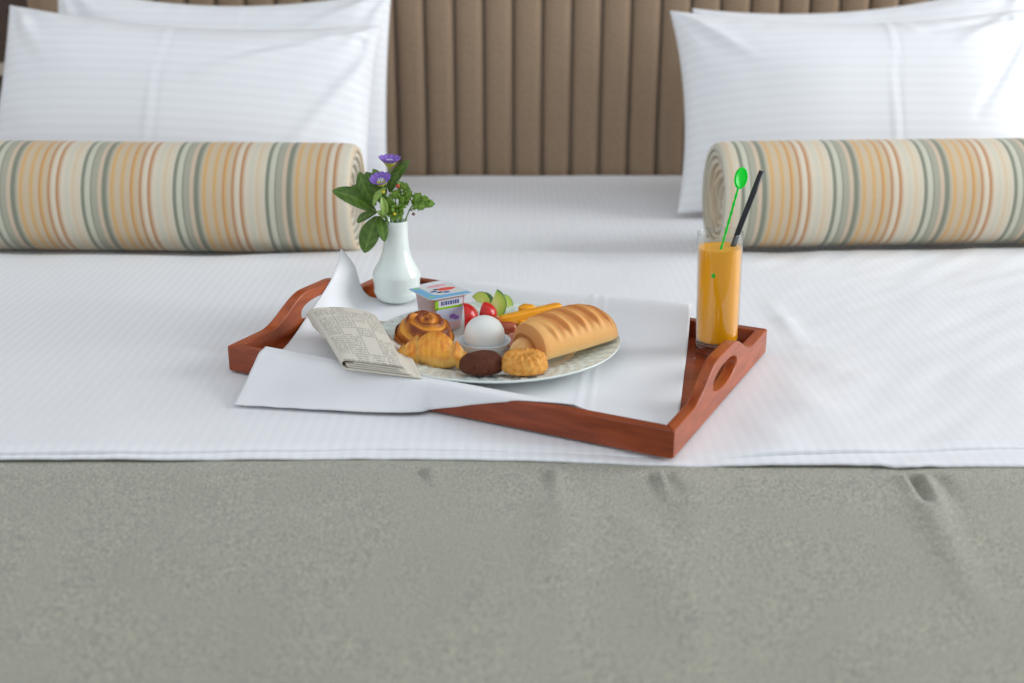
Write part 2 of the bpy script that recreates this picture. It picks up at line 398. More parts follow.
def cover_dz(x, y):
    m = tray_mask(x, y)
    h = 0.0038*nz(x*3.1, y*3.7, 0) + 0.0020*nz(x*9+y*4, y*7-x*3, 5)
    if x > 0.15: h += 0.0014*sstep(0.15, 0.45, x)*nz((x-y)*26, (x+y)*7, 9)
    for p0, p1, a, wd in DUVC: h += crease(x, y, p0, p1, a, wd)
    return h*m + (sink(*tray_uv(x, y))*sstep(-0.10, -0.005, tray_uv(x, y)[1]) - 0.0012)*(1-m)
def drape(halfw, r, drop):
    """arc length across the bed -> (x, z drop)"""
    def f(s):
        a = abs(s); sg = 1 if s > 0 else -1; lim = halfw - r
        if a < lim: return sg*a, 0.0
        if a < lim + r*PI/2: q = (a-lim)/r; return sg*(lim + r*math.sin(q)), -r*(1-math.cos(q))
        return sg*halfw, -r - (a-lim-r*PI/2)
    return f, halfw - r + r*PI/2 + drop - r
HEM_TOP = [(0, 458), (130, 457), (250, 455), (380, 452), (520, 453), (600, 455), (700, 460.5), (760, 459), (850, 456.5), (1024, 451)]
HEM_LOW = [(0, 460), (130, 460), (250, 460), (380, 458.5), (520, 459.5), (600, 461.5), (690, 464.5), (780, 465.5), (870, 466), (905, 468), (930, 467), (1024, 466.5)]
def hemline(tab):
    pts = [(at(px, py-1.5, -0.005).x, at(px, py-1.5, -0.005).y) for px, py in tab]
    return lambda x: interp(x, pts)
hemT, hemL = hemline(HEM_TOP), hemline(HEM_LOW)
BACK = [(at(px, py, 0).x, at(px, py, 0).y) for px, py in [(-150, 252), (0, 252), (120, 255), (220, 256), (340, 251), (440, 249), (690, 249.5), (760, 250), (1024, 247), (1200, 246)]]
def duvet():
    f, S = drape(0.915, 0.045, 0.30)
    nu, nv = 380, 190
    def fn(u, v):
        s = (2*u-1)*S; x, zd = f(s); X = BX + x
        yf = hemT(X); yb = interp(X, BACK)
        # rows: rounded back fold, flat, thin front hem
        if v > 0.93:
            q = (v-0.93)/0.07*PI*0.75; y = yb - 0.008 + 0.008*math.sin(q); z = -0.008*(1-math.cos(q))
        else:
            y = lerp(yf, yb-0.008, v/0.93); z = 0.0
        d = cover_dz(X, y)*(1 if zd > -0.02 else 0.3)
        z += d
        e = y - yf
        z -= 0.0022*(1-sstep(0, 0.012, e))
        if zd < -0.03: x += 0.006*nz(y*9, zd*5, 2)*(1 if x > 0 else -1) * min(1, -zd*8)
        return (x, y-1.3, z + zd)
    V, Fc = grid(nu, nv, fn)
    return thick(V, Fc, nu, nv, 0.0035)
dv = tag(thing('bed_cover', '', '', (BX, 1.3, B)), 'white satin striped bed cover folded across the bed beneath the tray', 'bed cover')
obj('cover', *duvet(), M['duvet'], dv)
def hem_band():
    f, S = drape(0.912, 0.045, 0.30); nu, nv = 380, 16
    def fn(u, v):
        s = (2*u-1)*S; x, zd = f(s); X = BX + x
        ya, yb = hemL(X), hemT(X) + 0.05
        y = lerp(ya, yb, v)
        z = -0.0042 + 0.5*cover_dz(X, y) - 0.0012*(1-sstep(0, 0.006, y-ya)) + 0.0007*nz(X*40, y*30, 4)
        for px, a in ((915, 0.002), (938, 0.0016), (890, 0.0015)):
            q = at(px, 462); z += crease(X, y, (q.x, q.y-0.01), (q.x-0.012, q.y+0.02), a, 0.005)
        return (x, y-1.3, z + zd)
    V, Fc = grid(nu, nv, fn); return thick(V, Fc, nu, nv, 0.002)
obj('hem_band', *hem_band(), M['duvet'], dv)
PINCH = [(at(430, 463), at(436, 482), 0.0030, 0.0040), (at(421, 463), at(424, 474), -0.0025, 0.004), (at(555, 464), at(558, 500), 0.0030, 0.0050), (at(545, 464), at(541, 480), -0.002, 0.005),
         (at(661, 466), at(671, 492), 0.0045, 0.0045), (at(668, 466), at(678, 490), -0.0035, 0.004), (at(654, 466), at(655, 486), -0.003, 0.006),
         (at(905, 470), at(925, 500), 0.0040, 0.0045), (at(914, 470), at(934, 502), -0.0070, 0.0050), (at(924, 470), at(944, 505), 0.0045, 0.0050), (at(940, 470), at(960, 500), -0.003, 0.007),
         (at(930, 500), at(985, 600), 0.0035, 0.012), (at(690, 480), at(700, 640), 0.002, 0.02), (at(560, 500), at(556, 660), 0.0018, 0.02), (at(640, 520), at(720, 680), 0.0015, 0.02), (at(300, 520), at(120, 560), 0.002, 0.03)]
def blanket():
    f, S = drape(0.925, 0.05, 0.34); nu, nv = 580, 230
    yfoot = 0.285
    def fn(u, v):
        s = (2*u-1)*S; x, zd = f(s); X = BX + x
        ya = hemL(X) + 0.035
        Ltot = (ya - yfoot) + 0.30
        d = v*Ltot
        flatlen = ya - yfoot - 0.05
        if d < flatlen: y, zf = ya - d, 0.0
        elif d < flatlen + 0.05*PI/2: q = (d-flatlen)/0.05; y, zf = yfoot + 0.05 - 0.05*math.sin(q), -0.05*(1-math.cos(q))
        else: y, zf = yfoot, -0.05 - (d-flatlen-0.05*PI/2)
        z = -0.0085 + 0.0030*nz(X*3.3, y*4.2, 11) + 0.0012*nz(X*11, y*6, 13)
        if zd > -0.01 and y > 0.5:
            for p0, p1, a, wd in PINCH: z += 1.25*crease(X, y, p0, p1, a, wd)
        z += 0.0016*(1-sstep(-0.03, 0.0, y - hemL(X)) if y > hemL(X)-0.03 else 1) - 0.002*sstep(0.0, 0.02, y - hemL(X))
        zz = max(min(zd, 0) + min(zf, 0), -0.36)
        return (x, y-1.3, z + zz)
    V, Fc = grid(nu, nv, fn); return thick(V, Fc, nu, nv, 0.003)
bl = obj('blanket', *blanket(), M['blanket'], loc=(BX, 1.3, B))
tag(bl, 'grey green melange wool blanket over the foot half of the bed', 'blanket')

# ------------------------------------------------------------------ pillows
def pillow(name, label, bottom, top, xc, wdt, thk, roll=0.0, seed=0, droop=0.03, crease_s=None, drag=(), corner=0.05):
    """bottom/top: (y, z above the sheet) of the lower and upper edge; local x across, local z up the pillow"""
    dy, dz = top[0]-bottom[0], top[1]-bottom[1]; hgt = math.hypot(dy, dz); lean = math.atan2(dy, dz)
    nu, nv = 110, 80
    def base(s, t):
        ax = 1 - corner*(1-t*t) ; az = 1
        x = wdt/2*s*ax
        z = hgt*(0.5 + 0.5*t) - droop*(1-s*s)**1.0*sstep(-0.2, 1, t) + 0.012*(1-s*s)*(1-sstep(-1, -0.4, t))
        return x, z
    def side(sg):
        def fn(u, v):
            s = 2*u-1; t = 2*v-1
            s = math.copysign(1-(1-abs(s))**1.25, s); t = math.copysign(1-(1-abs(t))**1.25, t)
            x, z = base(s, t)
            e = max(0, (1-abs(s)**3.2))*max(0, (1-abs(t)**3.2))
            th = thk/2*(e**0.52)
            cs, ct = abs(s), abs(t)
            # wrinkles fanning out of the corners and along the seams
            wr_ = 0.0
            for qs, qt in ((1, 1), (-1, 1)):
                a = math.atan2((qt-t)*hgt, (qs-s)*qs*wdt); dd = math.hypot((qs-s)*wdt, (qt-t)*hgt)
                wr_ += 0.007*math.exp(-dd/0.13)*(1-math.exp(-dd/0.02))*math.sin(a*9 + seed + 1.5*nz(dd*9, seed))
            edge = (cs**6 + ct**8)*(1-max(cs, ct)**24)
            wr_ += 0.0035*edge*nz(x*30+seed, z*30, seed) + 0.006*nz(x*5+seed, z*5, seed*1.7)*e
            if crease_s is not None: 
                d = (s - crease_s - 0.02*t)*wdt/2; wr_ += 0.0026*(math.exp(-(d/0.0026)**2)-0.6*math.exp(-((d-0.006)/0.004)**2))*sstep(-1.1, 0.2, t+0.5)
            for (s0, t0), (s1, t1), a, wd in drag: wr_ += crease(x, z, (s0*wdt/2, hgt*(0.5+0.5*t0)), (s1*wdt/2, hgt*(0.5+0.5*t1)), a, wd)
            y = -sg*(th + (wr_ if sg > 0 else 0)*min(1, e*6))
            return (x, y, z)
        return grid(nu, nv, fn)
    V, Fc = join(side(1), side(-1))
    o = obj(name, V, Fc, M['pillow'], loc=(xc, bottom[0], B+SHEET+bottom[1]), rot=(-lean, roll, 0))
    bm = bmesh.new(); bm.from_mesh(o.data); bmesh.ops.remove_doubles(bm, verts=bm.verts[:], dist=0.0004); bmesh.ops.recalc_face_normals(bm, faces=bm.faces[:]); bm.to_mesh(o.data); bm.free()
    return tag(o, label, 'pillow', 'white pillows against the headboard')
pillow('pillow', 'front white pillow behind the bolster on the left', (1.96, 0.018), (2.14, 0.320), -0.560, 0.640, 0.15, R(3.0), 1, 0.030, -0.12,
       [((0.95, 0.85), (0.1, 0.2), 0.0117, 0.0112), ((0.98, 0.6), (0.55, -0.6), 0.0090, 0.0124), ((0.8, 0.92), (0.1, 0.75), -0.0081, 0.0087), ((0.9, 0.75), (0.3, 0.45), -0.0072, 0.0074), ((-0.95, 0.9), (-0.7, 0.3), 0.0072, 0.0112)], corner=0.03)
pillow('pillow', 'rear white pillow left of centre, mostly hidden by the front pillow', (2.15, 0.012), (2.27, 0.362), -0.528, 0.606, 0.10, R(1.0), 4, 0.036, 0.1,
       [((0.95, 0.95), (0.4, 0.45), 0.0081, 0.0099)], corner=0.02)
pillow('pillow', 'front white pillow behind the bolster on the right', (1.97, 0.012), (2.15, 0.330), 0.592, 0.632, 0.15, R(-0.6), 9, 0.034, 0.13,
       [((0.98, 0.9), (0.55, -0.2), -0.0108, 0.0087), ((0.9, 0.95), (0.5, 0.5), 0.0090, 0.0087), ((0.8, 0.8), (0.3, 0.6), -0.0072, 0.0074), ((-0.95, 0.9), (-0.6, 0.4), 0.0090, 0.0087), ((0.13, 0.95), (0.3, 0.6), 0.0072, 0.0074), ((-0.2, 0.96), (0.1, 0.75), -0.0054, 0.0074)], corner=0.06)
pillow('pillow', 'rear white pillow right of centre, its edge showing beside the headboard', (2.16, 0.034), (2.275, 0.355), 0.668, 0.62, 0.10, R(-5.5), 13, 0.036, None,
       [((0.9, 0.95), (0.4, 0.7), 0.0063, 0.0087)], corner=0.035)

# ------------------------------------------------------------------ rolled striped bolsters
def bolster(label, x_in, x_out, yc, ang, seed, phase):
    """a rolled woven spread: spiral section, its inner end at x_in"""
    Rr = 0.0828; sgn = 1 if x_out > x_in else -1; ln = abs(x_out-x_in)
    b = thing('bolster', label, 'bolster', (x_in, yc, B+SHEET+Rr+0.0005), (0, 0, ang), 'striped bolsters')
    turns = 6.5; pitch = 0.0105; tc = 0.0075
    n = int(turns*40); nl = 60
    def fn(u, v):
        th = u*turns*2*PI; r = Rr - pitch*th/(2*PI) * (1 if th > 2*PI else (th/(2*PI))**0.8)
        r = max(r, 0.004)
        a = -PI*0.35 + sgn*th
        inset = 0.0 if th < 2*PI else 0.006*nz(th*0.8, seed) - 0.0035*(th/(2*PI)-1)
        l = v*ln
        q = math.exp(-l/0.02)
        x = l - (inset*q if v < 0.5 else 0)
        r2 = r - (0.005*math.exp(-l/0.006) if th < 2*PI else 0.0015*q*nz(th*2.5, seed+3)) + 0.0009*nz(x*5+seed, a, 2)*(1 if th < 2*PI else 0)
        return (sgn*x, r2*math.cos(a), r2*math.sin(a))
    us = n; V, Fc = grid(us, nl, lambda u, v: fn(u, (v**2.2)))
    P3 = np.array(V).reshape(nl, us, 3)
    Q = P3.copy(); rad = np.linalg.norm(P3[..., 1:], axis=2, keepdims=True); Q[..., 1:] *= np.maximum(rad-tc, 0.001)/rad
    N = us*nl; VV = V + list(map(tuple, Q.reshape(-1, 3)))
    FF = list(Fc) + [tuple(N+i for i in f[::-1]) for f in Fc]
    edge = [i for i in range(us)] + [j*us+us-1 for j in range(1, nl)] + [(nl-1)*us+i for i in range(us-2, -1, -1)] + [j*us for j in range(nl-2, 0, -1)]
    for a, c in zip(edge, edge[1:]+edge[:1]): FF.append((a, c, c+N, a+N))
    VV = [(x+phase, y, z) for x, y, z in VV]
    o = obj('rolled_cloth', VV, FF, M['bolster'], b, loc=(-phase, 0, 0))
    # soft rounded end seen inside the roll
    core = [(0.0005, 0.0)] + [(0.045*math.sin(q*PI/2/6), 0.0 + 0.01*(1-math.cos(q*PI/2/6))) for q in range(1, 7)] + [(0.045, ln*0.96), (0.0005, ln*0.96)]
    return b
bolster('striped rolled bolster lying on the left half of the bed', -0.226, -1.02, 1.742, R(-2.6), 3, 0.1194)
bolster('striped rolled bolster lying on the right half of the bed', 0.297, 1.06, 1.742, R(4.0), 8, 0.1119)

# ------------------------------------------------------------------ tray
TZ = 0.001
tray = thing('serving_tray', 'mahogany serving tray with arched cut out handles on the bed', 'tray', (FLp.x, FLp.y, B+TZ+TS0), (math.atan(TS2), math.atan(-TS1), TANG))
RH = 0.0275
def hump(v):
    x = abs(v/TW - 0.49)
    return RH + 0.0265*(1 if x < 0.07 else (0.5+0.5*math.cos(PI*min(1, (x-0.07)/0.25))))
def end_panel():
    vc_, za, a, b = TW*0.49, 0.0295, 0.040, 0.0118
    vs_ = sorted(set([i*TW/60 for i in range(61)] + [vc_ + a*math.cos(PI*i/24) for i in range(25)]))
    def hole(v):
        q = (v-vc_)/a
        if abs(q) > 1-1e-9: return 0 if abs(abs(q)-1) < 1e-6 else None
        return b*(1-abs(q)**2.3)**0.5
    V = []; Fc = []; cols = []
    for v in vs_:
        h = hole(v); zs = [0, None, None, hump(v)]
        if h is not None: zs[1], zs[2] = za-h, za+h
        ids = []
        for q, z in enumerate(zs):
            if z is None: ids.append(None); continue
            if q == 2 and h == 0: ids.append(ids[1]); continue
            pair = []
            for side in (0, 1):
                vv = v if side == 0 else TT + (TW-2*TT)*v/TW
                V.append((0 if side == 0 else TT, vv, z)); pair.append(len(V)-1)
            ids.append(pair)
        cols.append(ids)
    for c0, c1 in zip(cols, cols[1:]):
        inh = c0[1] is not None and c1[1] is not None
        for side in (0, 1):
            if inh:
                for p, q in ((0, 1), (2, 3)):
                    f = [c0[p][side], c1[p][side], c1[q][side], c0[q][side]]
                    f2 = [i for n_, i in enumerate(f) if i not in f[:n_]]; Fc.append(tuple(f2))
            else:
                f = []
                f += [c0[0][side], c1[0][side]]
                if c1[1] is not None: f += [c1[1][side]]
                f += [c1[3][side], c0[3][side]]
                if c0[1] is not None: f += [c0[1][side]]
                Fc.append(tuple(f))
        for q in (0, 3): Fc.append((c0[q][0], c1[q][0], c1[q][1], c0[q][1]))
        if inh:
            for q in (1, 2): Fc.append((c0[q][0], c1[q][0], c1[q][1], c0[q][1]))
    for c in (cols[0], cols[-1]): Fc.append((c[0][0], c[0][1], c[3][1], c[3][0]))
    return V, Fc
EPV, EPF = end_panel()
obj('end_panel', EPV, EPF, M['mahogany_end_lit'], tray, smooth=True, bevel=0.0016)
obj('end_panel', [(TL-x, y, z) for x, y, z in EPV], EPF, M['mahogany_end_lit'], tray, smooth=True, bevel=0.0016)
def rail(back):
    pl = [(0, 0), (TL, 0), (TL-TT, TT), (TT, TT)]
    if back: pl = [(u, TW-v) for u, v in pl]
    V = [(u, v, 0) for u, v in pl] + [(u, v, RH) for u, v in pl]
    return V, [(0,1,2,3), (4,5,6,7), (0,1,5,4), (1,2,6,5), (2,3,7,6), (3,0,4,7)]
obj('rail', *rail(False), M['mahogany'], tray, smooth=True, bevel=0.0016)
obj('rail', *rail(True), M['mahogany'], tray, smooth=True, bevel=0.0016)
obj('bottom_board', *box(TT, TT, 0.002, TL-TT, TW-TT, 0.0085), M['mahogany'], tray, smooth=False)
BASE = TZ + 0.0085           # tray floor above the bed cover
RT = TZ + RH                 # rail top

# ------------------------------------------------------------------ napkin draped in the tray
NA = R(16.0); NW, NH = 0.428, 0.350
NC0 = (0.066, -0.0775)
def napkin_pt(a, b):
    uf = NC0[0] + a*math.cos(NA) - b*math.sin(NA); vf = NC0[1] + a*math.sin(NA) + b*math.cos(NA)
    bz = BASE + 0.0016
    # climbs at the left end panel
    u, lift = uf, 0.0
    r = 0.013; u0 = TT + 0.0025 + r
    if uf < u0 and vf > TT:
        e = u0 - uf
        k = sstep(TT, TT+0.05, vf)
        if e < r*PI/2: q = e/r; uu, lf = u0 - r*math.sin(q), r*(1-math.cos(q))
        else: uu, lf = u0 - r, r + e - r*PI/2
        k2 = sstep(0.06, 0.20, vf); u = lerp(uf if uf > TT+0.002 else TT+0.002, uu, k); lift = lf*k*(1 + 0.75*k2)
        u -= 0.024*sstep(0.04, 0.085, lift)
    u1 = TL - TT - 0.003
    if uf > u1 - 0.008:
        e = uf - (u1-0.008); u = u1 - 0.008 + 0.008*(1-math.exp(-e/0.008)); lift += e*0.8
    # front: over the rail and down to the bed
    hem = (NC0[1] + (u-NC0[0])*math.tan(NA))
    if vf < 0:
        l = max(-hem, 1e-4); tot = RT - 0.0015
        th = math.asin(min(1.0, tot/l)) if l > tot else PI/2
        t = -vf; top = RT + 0.0016
        arc = min(t, 0.004)
        v = -t*math.cos(th) - 0.0022*sstep(0, 0.004, t); z = top - t*math.sin(th)
        if l > tot*1.3: z += 0.004*math.sin(PI*min(1, t/l))*nz(u*14, 3) - 0.0025*math.sin(PI*min(1, t/l))
        z = max(z, 0.0022)
        z += 0.0006*nz(u*60, t*40, 7)
        return tray_w(u, v, z)
    def rail_prof(d, amp=0.0):   # d from the outer rail face, inwards
        return bz + (RT + 0.0016 - bz)*(1-sstep(TT+0.0015, TT+0.016, d))
    z = rail_prof(vf)
    v = vf
    db = TW - vf
    puff = 0.006 + 0.009*sstep(0.2, 0.4, u)
    if db >= 0:
        z = max(z, bz + (RT + 0.0016 + puff*math.exp(-((db-0.006)/0.02)**2) - bz)*(1-sstep(TT+0.0015, TT+0.05, db)))
    else:
        t = -db; z = RT + 0.0016 + puff*math.exp(-((db-0.006)/0.02)**2) - max(0, t-0.006)*1.0; v = TW + min(t, 0.006) + max(0, t-0.006)*0.35; z = max(z, 0.003 + 0.002)
    z += lift
    inner = sstep(0.02, 0.06, vf)*sstep(0.02, 0.05, db)
    z += inner*(0.0010 + 0.0012*nz(u*22, v*16, 21) + 0.0010*nz(u*7, v*9, 2))
    if vf > 0.2 and u < 0.1: z += 0.0045*math.exp(-((u-0.045)/0.035)**2)*sstep(0.2, 0.235, vf)*(1-sstep(0.275, 0.30, vf))
    for cu in (0.385, 0.372):    # ironed folds near the right edge
        z += 0.0009*math.exp(-((uf+0.35*vf-cu-0.02)/0.002)**2)
    return tray_w(u, v, z)
nu, nv = 150, 150
V, Fc = grid(nu, nv, lambda u, v: napkin_pt(u*NW, v*(NH - 0.042*(1-sstep(0.0, 0.13, u*NW)))))
V, Fc = thick(V, Fc, nu, nv, 0.0011)
o0 = tray_w(0.2, 0.1, 0.01)
nk = obj('napkin', [Vector(v)-o0 for v in V], Fc, M['napkin'], loc=o0)
tag(nk, 'large white cloth napkin lining the tray and hanging over its front rail', 'napkin')

# ------------------------------------------------------------------ plate with embossed rim
PC = at(494.5, 337.5, 0.031); PZ = BASE + 0.0034; PR = 0.1325
def plate():
    prof = []   # (r, z) top from centre out, then underside back
    n = 192
    def ztop(r):
        if r < 0.078: return 0.0055
        if r < 0.09: return 0.0055 + 0.0032*sstep(0.078, 0.09, r)
        return 0.0087 + 0.0095*((r-0.09)/(PR-0.09))**0.9
    rs = [0.0, 0.03, 0.06, 0.076, 0.08, 0.084, 0.087] + [0.09 + i*(PR-0.002-0.09)/16 for i in range(17)] + [PR-0.0006, PR]
    V = []; Fc = []
    for r in rs:
        for i in range(n):
            a = 2*PI*i/n; z = ztop(r)
            if 0.09 <= r <= PR-0.003:
                band = int((r-0.09)/0.010); z += 0.0011*math.cos(48*a + PI*band + (r-0.09)*120)
            V.append((r*math.cos(a), r*math.sin(a), z))
    under = [(PR+0.0003, ztop(PR)-0.0015), (PR-0.002, ztop(PR)-0.0032), (0.10, 0.0055), (0.082, 0.002), (0.076, 0.0), (0.072, 0.0), (0.070, 0.002), (0.0, 0.002)]
    for r, z in under:
        for i in range(n): a = 2*PI*i/n; V.append((r*math.cos(a), r*math.sin(a), z))
    m = len(rs)+len(under)
    for j in range(m-1):
        for i in range(n): Fc.append((j*n+i, j*n+(i+1) % n, (j+1)*n+(i+1) % n, (j+1)*n+i))
    return V, Fc
V, Fc = plate()
pl = obj('plate', V, Fc, M['plate'], loc=(PC.x, PC.y, B+PZ), rot=(R(0), 0, 0))
tag(pl, 'round pale plate with embossed rim holding the breakfast', 'plate')
FZ = PZ + 0.0058               # well of the plate, where the food lies
def rimz(x, y):
    r = math.hypot(x-PC.x, y-PC.y)
    if r < 0.078: return PZ + 0.0056
    if r < 0.09: return PZ + 0.0056 + 0.0032*sstep(0.078, 0.09, r)
    return PZ + 0.0095 + 0.0095*min(1, (r-0.09)/(PR-0.09))**0.9
def on_plate(px, py):
    """point of the plate seen at a pixel"""
    z = FZ
    for _ in range(20):
        p = at(px, py, z); z = 0.5*z + 0.5*rimz(p.x, p.y)
    return at(px, py, z)

# ------------------------------------------------------------------ breads
CR_D, CR_M, CR_L = s2l(150, 78, 22), s2l(214, 138, 48), s2l(240, 196, 116)
def loaf():
    p0, p1 = at(526.5, 350, 0.036), at(614, 332, 0.034)
    p0.z = p1.z = 0; ax = (p1-p0); ln = ax.length; ang = math.atan2(ax.y, ax.x)
    zb = FZ + 0.001
    mid = (p0+p1)/2
    t = thing('bread_loaf', 'golden scored bread loaf on the right side of the plate', 'bread', (p0.x, p0.y, B+zb+0.0015), (0, R(-3.0), ang))
    cols = []
    hw, hh = 0.0295, 0.0405
    def fn(u, v):
        a = 2*PI*u; x = ln*(v)
        e = v
        prof = (1-abs(max(0, (e-0.60)/0.40))**2.4)**0.5 if e > 0.60 else 1.0
        if e < 0.10: prof = 0.80 + 0.20*math.sqrt(max(0, 1-(1-e/0.10)**2))
        prof = max(prof, 0.02)
        prof *= 0.93 + 0.09*math.sin(PI*min(1, e*1.1))
        cy, cz = math.cos(a), math.sin(a)
        y = hw*prof*math.copysign(abs(cy)**0.9, cy); zz = cz
        z = hh*prof*0.56*(0.95 + zz) if zz > -0.55 else hh*prof*0.56*0.40
        topm = sstep(0.15, 0.75, zz)
        ph = (e*6.2 - 0.30*a + 0.45)
        g = abs((ph % 1.0) - 0.5)*2
        sc = math.exp(-((g)/0.26)**2)*topm*sstep(0.10, 0.2, e)*(1-sstep(0.86, 0.96, e))*(1-sstep(2.2, 2.7, a))
        rid = math.exp(-((g-0.5)/0.22)**2)*topm*sstep(0.1, 0.2, e)*(1-sstep(0.9, 0.97, e))
        k = 1 - 0.12*sc + 0.07*rid + 0.012*nz(x*60, a*2, 1)
        z0 = hh*0.3
        y *= k; z = z0 + (z-z0)*k
        c = mix3(s2l(238, 182, 112), s2l(214, 132, 62), rid*0.9 + 0.35*nz(x*40, a*2, 6)*topm)
        c = mix3(c, s2l(178, 98, 40), 0.75*math.exp(-((g-0.26)/0.13)**2)*topm*sstep(0.1, 0.2, e)*(1-sstep(0.86, 0.96, e)))
        c = mix3(c, s2l(236, 190, 130), sc*0.6)
        c = mix3(c, s2l(240, 208, 150), sstep(-0.05, -0.6, zz)*0.8 if zz < -0.05 else 0)
        if e < 0.05: c = mix3(c, s2l(166, 92, 38), 0.6)
        cols.append(c)
        return (x, y, z)
    nu_, nv_ = 72, 110
    V, Fc = grid(nu_, nv_, fn, True)
    # close the round end and sink the open end into a hollow
    V = [Vector(v) for v in V]
    c = sum((V[(nv_-1)*nu_+i] for i in range(nu_)), Vector())/nu_; V.append(c); cols.append(CR_M)
    for i in range(nu_): Fc.append(((nv_-1)*nu_+i, (nv_-1)*nu_+(i+1) % nu_, len(V)-1))
    c0 = sum((V[i] for i in range(nu_)), Vector())/nu_
    ring = []
    for q, (sc_, dx) in enumerate(((0.86, -0.0018), (0.74, 0.002), (0.55, 0.010))):
        st = len(V)
        for i in range(nu_):
            p = c0 + (V[i]-c0)*sc_; p.x = V[i].x + dx; V.append(p); cols.append(s2l(176, 106, 50) if q == 0 else s2l(226, 180, 112))
        prev = 0 if q == 0 else st-nu_
        for i in range(nu_): Fc.append((prev+i, prev+(i+1) % nu_, st+(i+1) % nu_, st+i))
    V.append(c0 + Vector((0.010, 0, 0))); cols.append(s2l(226, 180, 112))
    for i in range(nu_): Fc.append((st+i, st+(i+1) % nu_, len(V)-1))
    obj('crust', V, Fc, M['bread'], t, col=cols)
    cc = []
    def fc(u, v):
        a = 2*PI*u; e = v; r = math.sqrt(max(0.0004, 1-(1-min(1, e/0.75))**2))
        x = 0.014 - 0.030*(1-e); cc.append(mix3(s2l(214, 140, 66), s2l(238, 200, 140), 0.4+0.6*math.cos(a*0.5+0.4) + 0.4*nz(a*2, e*4, 3)))
        return (x, 0.003 + 0.0165*r*math.cos(a), 0.0145 + 0.0138*r*math.sin(a) - 0.002*(1-e))
    V2, F2 = grid(36, 16, fc, True)
    F2.append(tuple(range(36))); F2.append(tuple(15*36+i for i in range(36)))
    obj('rolled_core', V2, F2, M['bread'], t, col=cc)
    return t
loaf()

def croissant():
    t = thing('croissant', 'small golden croissant at the front left of the plate', 'croissant')
    pL, pR = at(396, 364, 0.022), at(472, 367.5, 0.022); pm = (pL+pR)/2
    t.location = (pm.x, pm.y+0.012, B+FZ+0.0005); ang = math.atan2(pR.y-pL.y, pR.x-pL.x); t.rotation_euler = (0, 0, ang)
    ln = (pR-pL).length; cols = []
    edges = [0, 0.13, 0.30, 0.46, 0.63, 0.80, 0.92, 1.0]
    def fn(u, v):
        a = 2*PI*u
        tt = v + 0.035*math.sin(a+0.6)*(1-abs(2*v-1))          # slanted layers
        x = ln*(v-0.5)*1.02
        env = max(0.0, 1-abs(2*v-0.98)**2.0)**0.62
        seg = 0
        for q in range(7):
            if tt >= edges[q]: seg = q
        f = (tt-edges[seg])/(edges[seg+1]-edges[seg]); f = min(1, max(0, f))
        # layers overlap towards the tips: step up nearest the middle
        ff = f if seg < 3 else (1-f if seg > 3 else 0.5+0.5*math.sin(PI*f))
        step = 0.66 + 0.40*ff**0.8 if seg != 3 else 1.03 + 0.05*math.sin(PI*f)
        r = 0.0010 + 0.0172*env*step*(1 + 0.05*nz(x*90, a*2, 2) + 0.025*nz(x*260, a*7, 5))
        yy = -0.014*(abs(2*v-1))**2.0
        z = r*math.sin(a)*1.02; 
        zc = 0.0150*(0.42+0.58*env)
        z = max(zc + z, 0.0 + 0.001)
        lay = math.sin((tt-edges[seg])*260 + a*1.2)
        c = mix3(s2l(250, 178, 68), s2l(214, 112, 24), 0.35 + 0.7*nz(x*110, a*2.6, 4) + 0.7*nz(x*330, a*1.3, 8))
        c = mix3(c, s2l(250, 212, 130), (1-ff)**3*0.8 if seg != 3 else 0)
        c = mix3(c, s2l(160, 78, 18), 0.45*sstep(0.5, 1.0, math.sin(a))*sstep(0.2, 0.9, ff))
        c = mix3(c, s2l(246, 200, 112), 0.7*sstep(0.15, -0.3, math.sin(a)) if math.sin(a) < 0.15 else 0)
        cols.append(c)
        return (x, yy + r*math.cos(a)*1.0, z)
    V, Fc = capped(48, 120, fn); cols += [CR_D, CR_D]
    obj('baked_layers', V, Fc, M['pastry'], t, col=cols)
croissant()

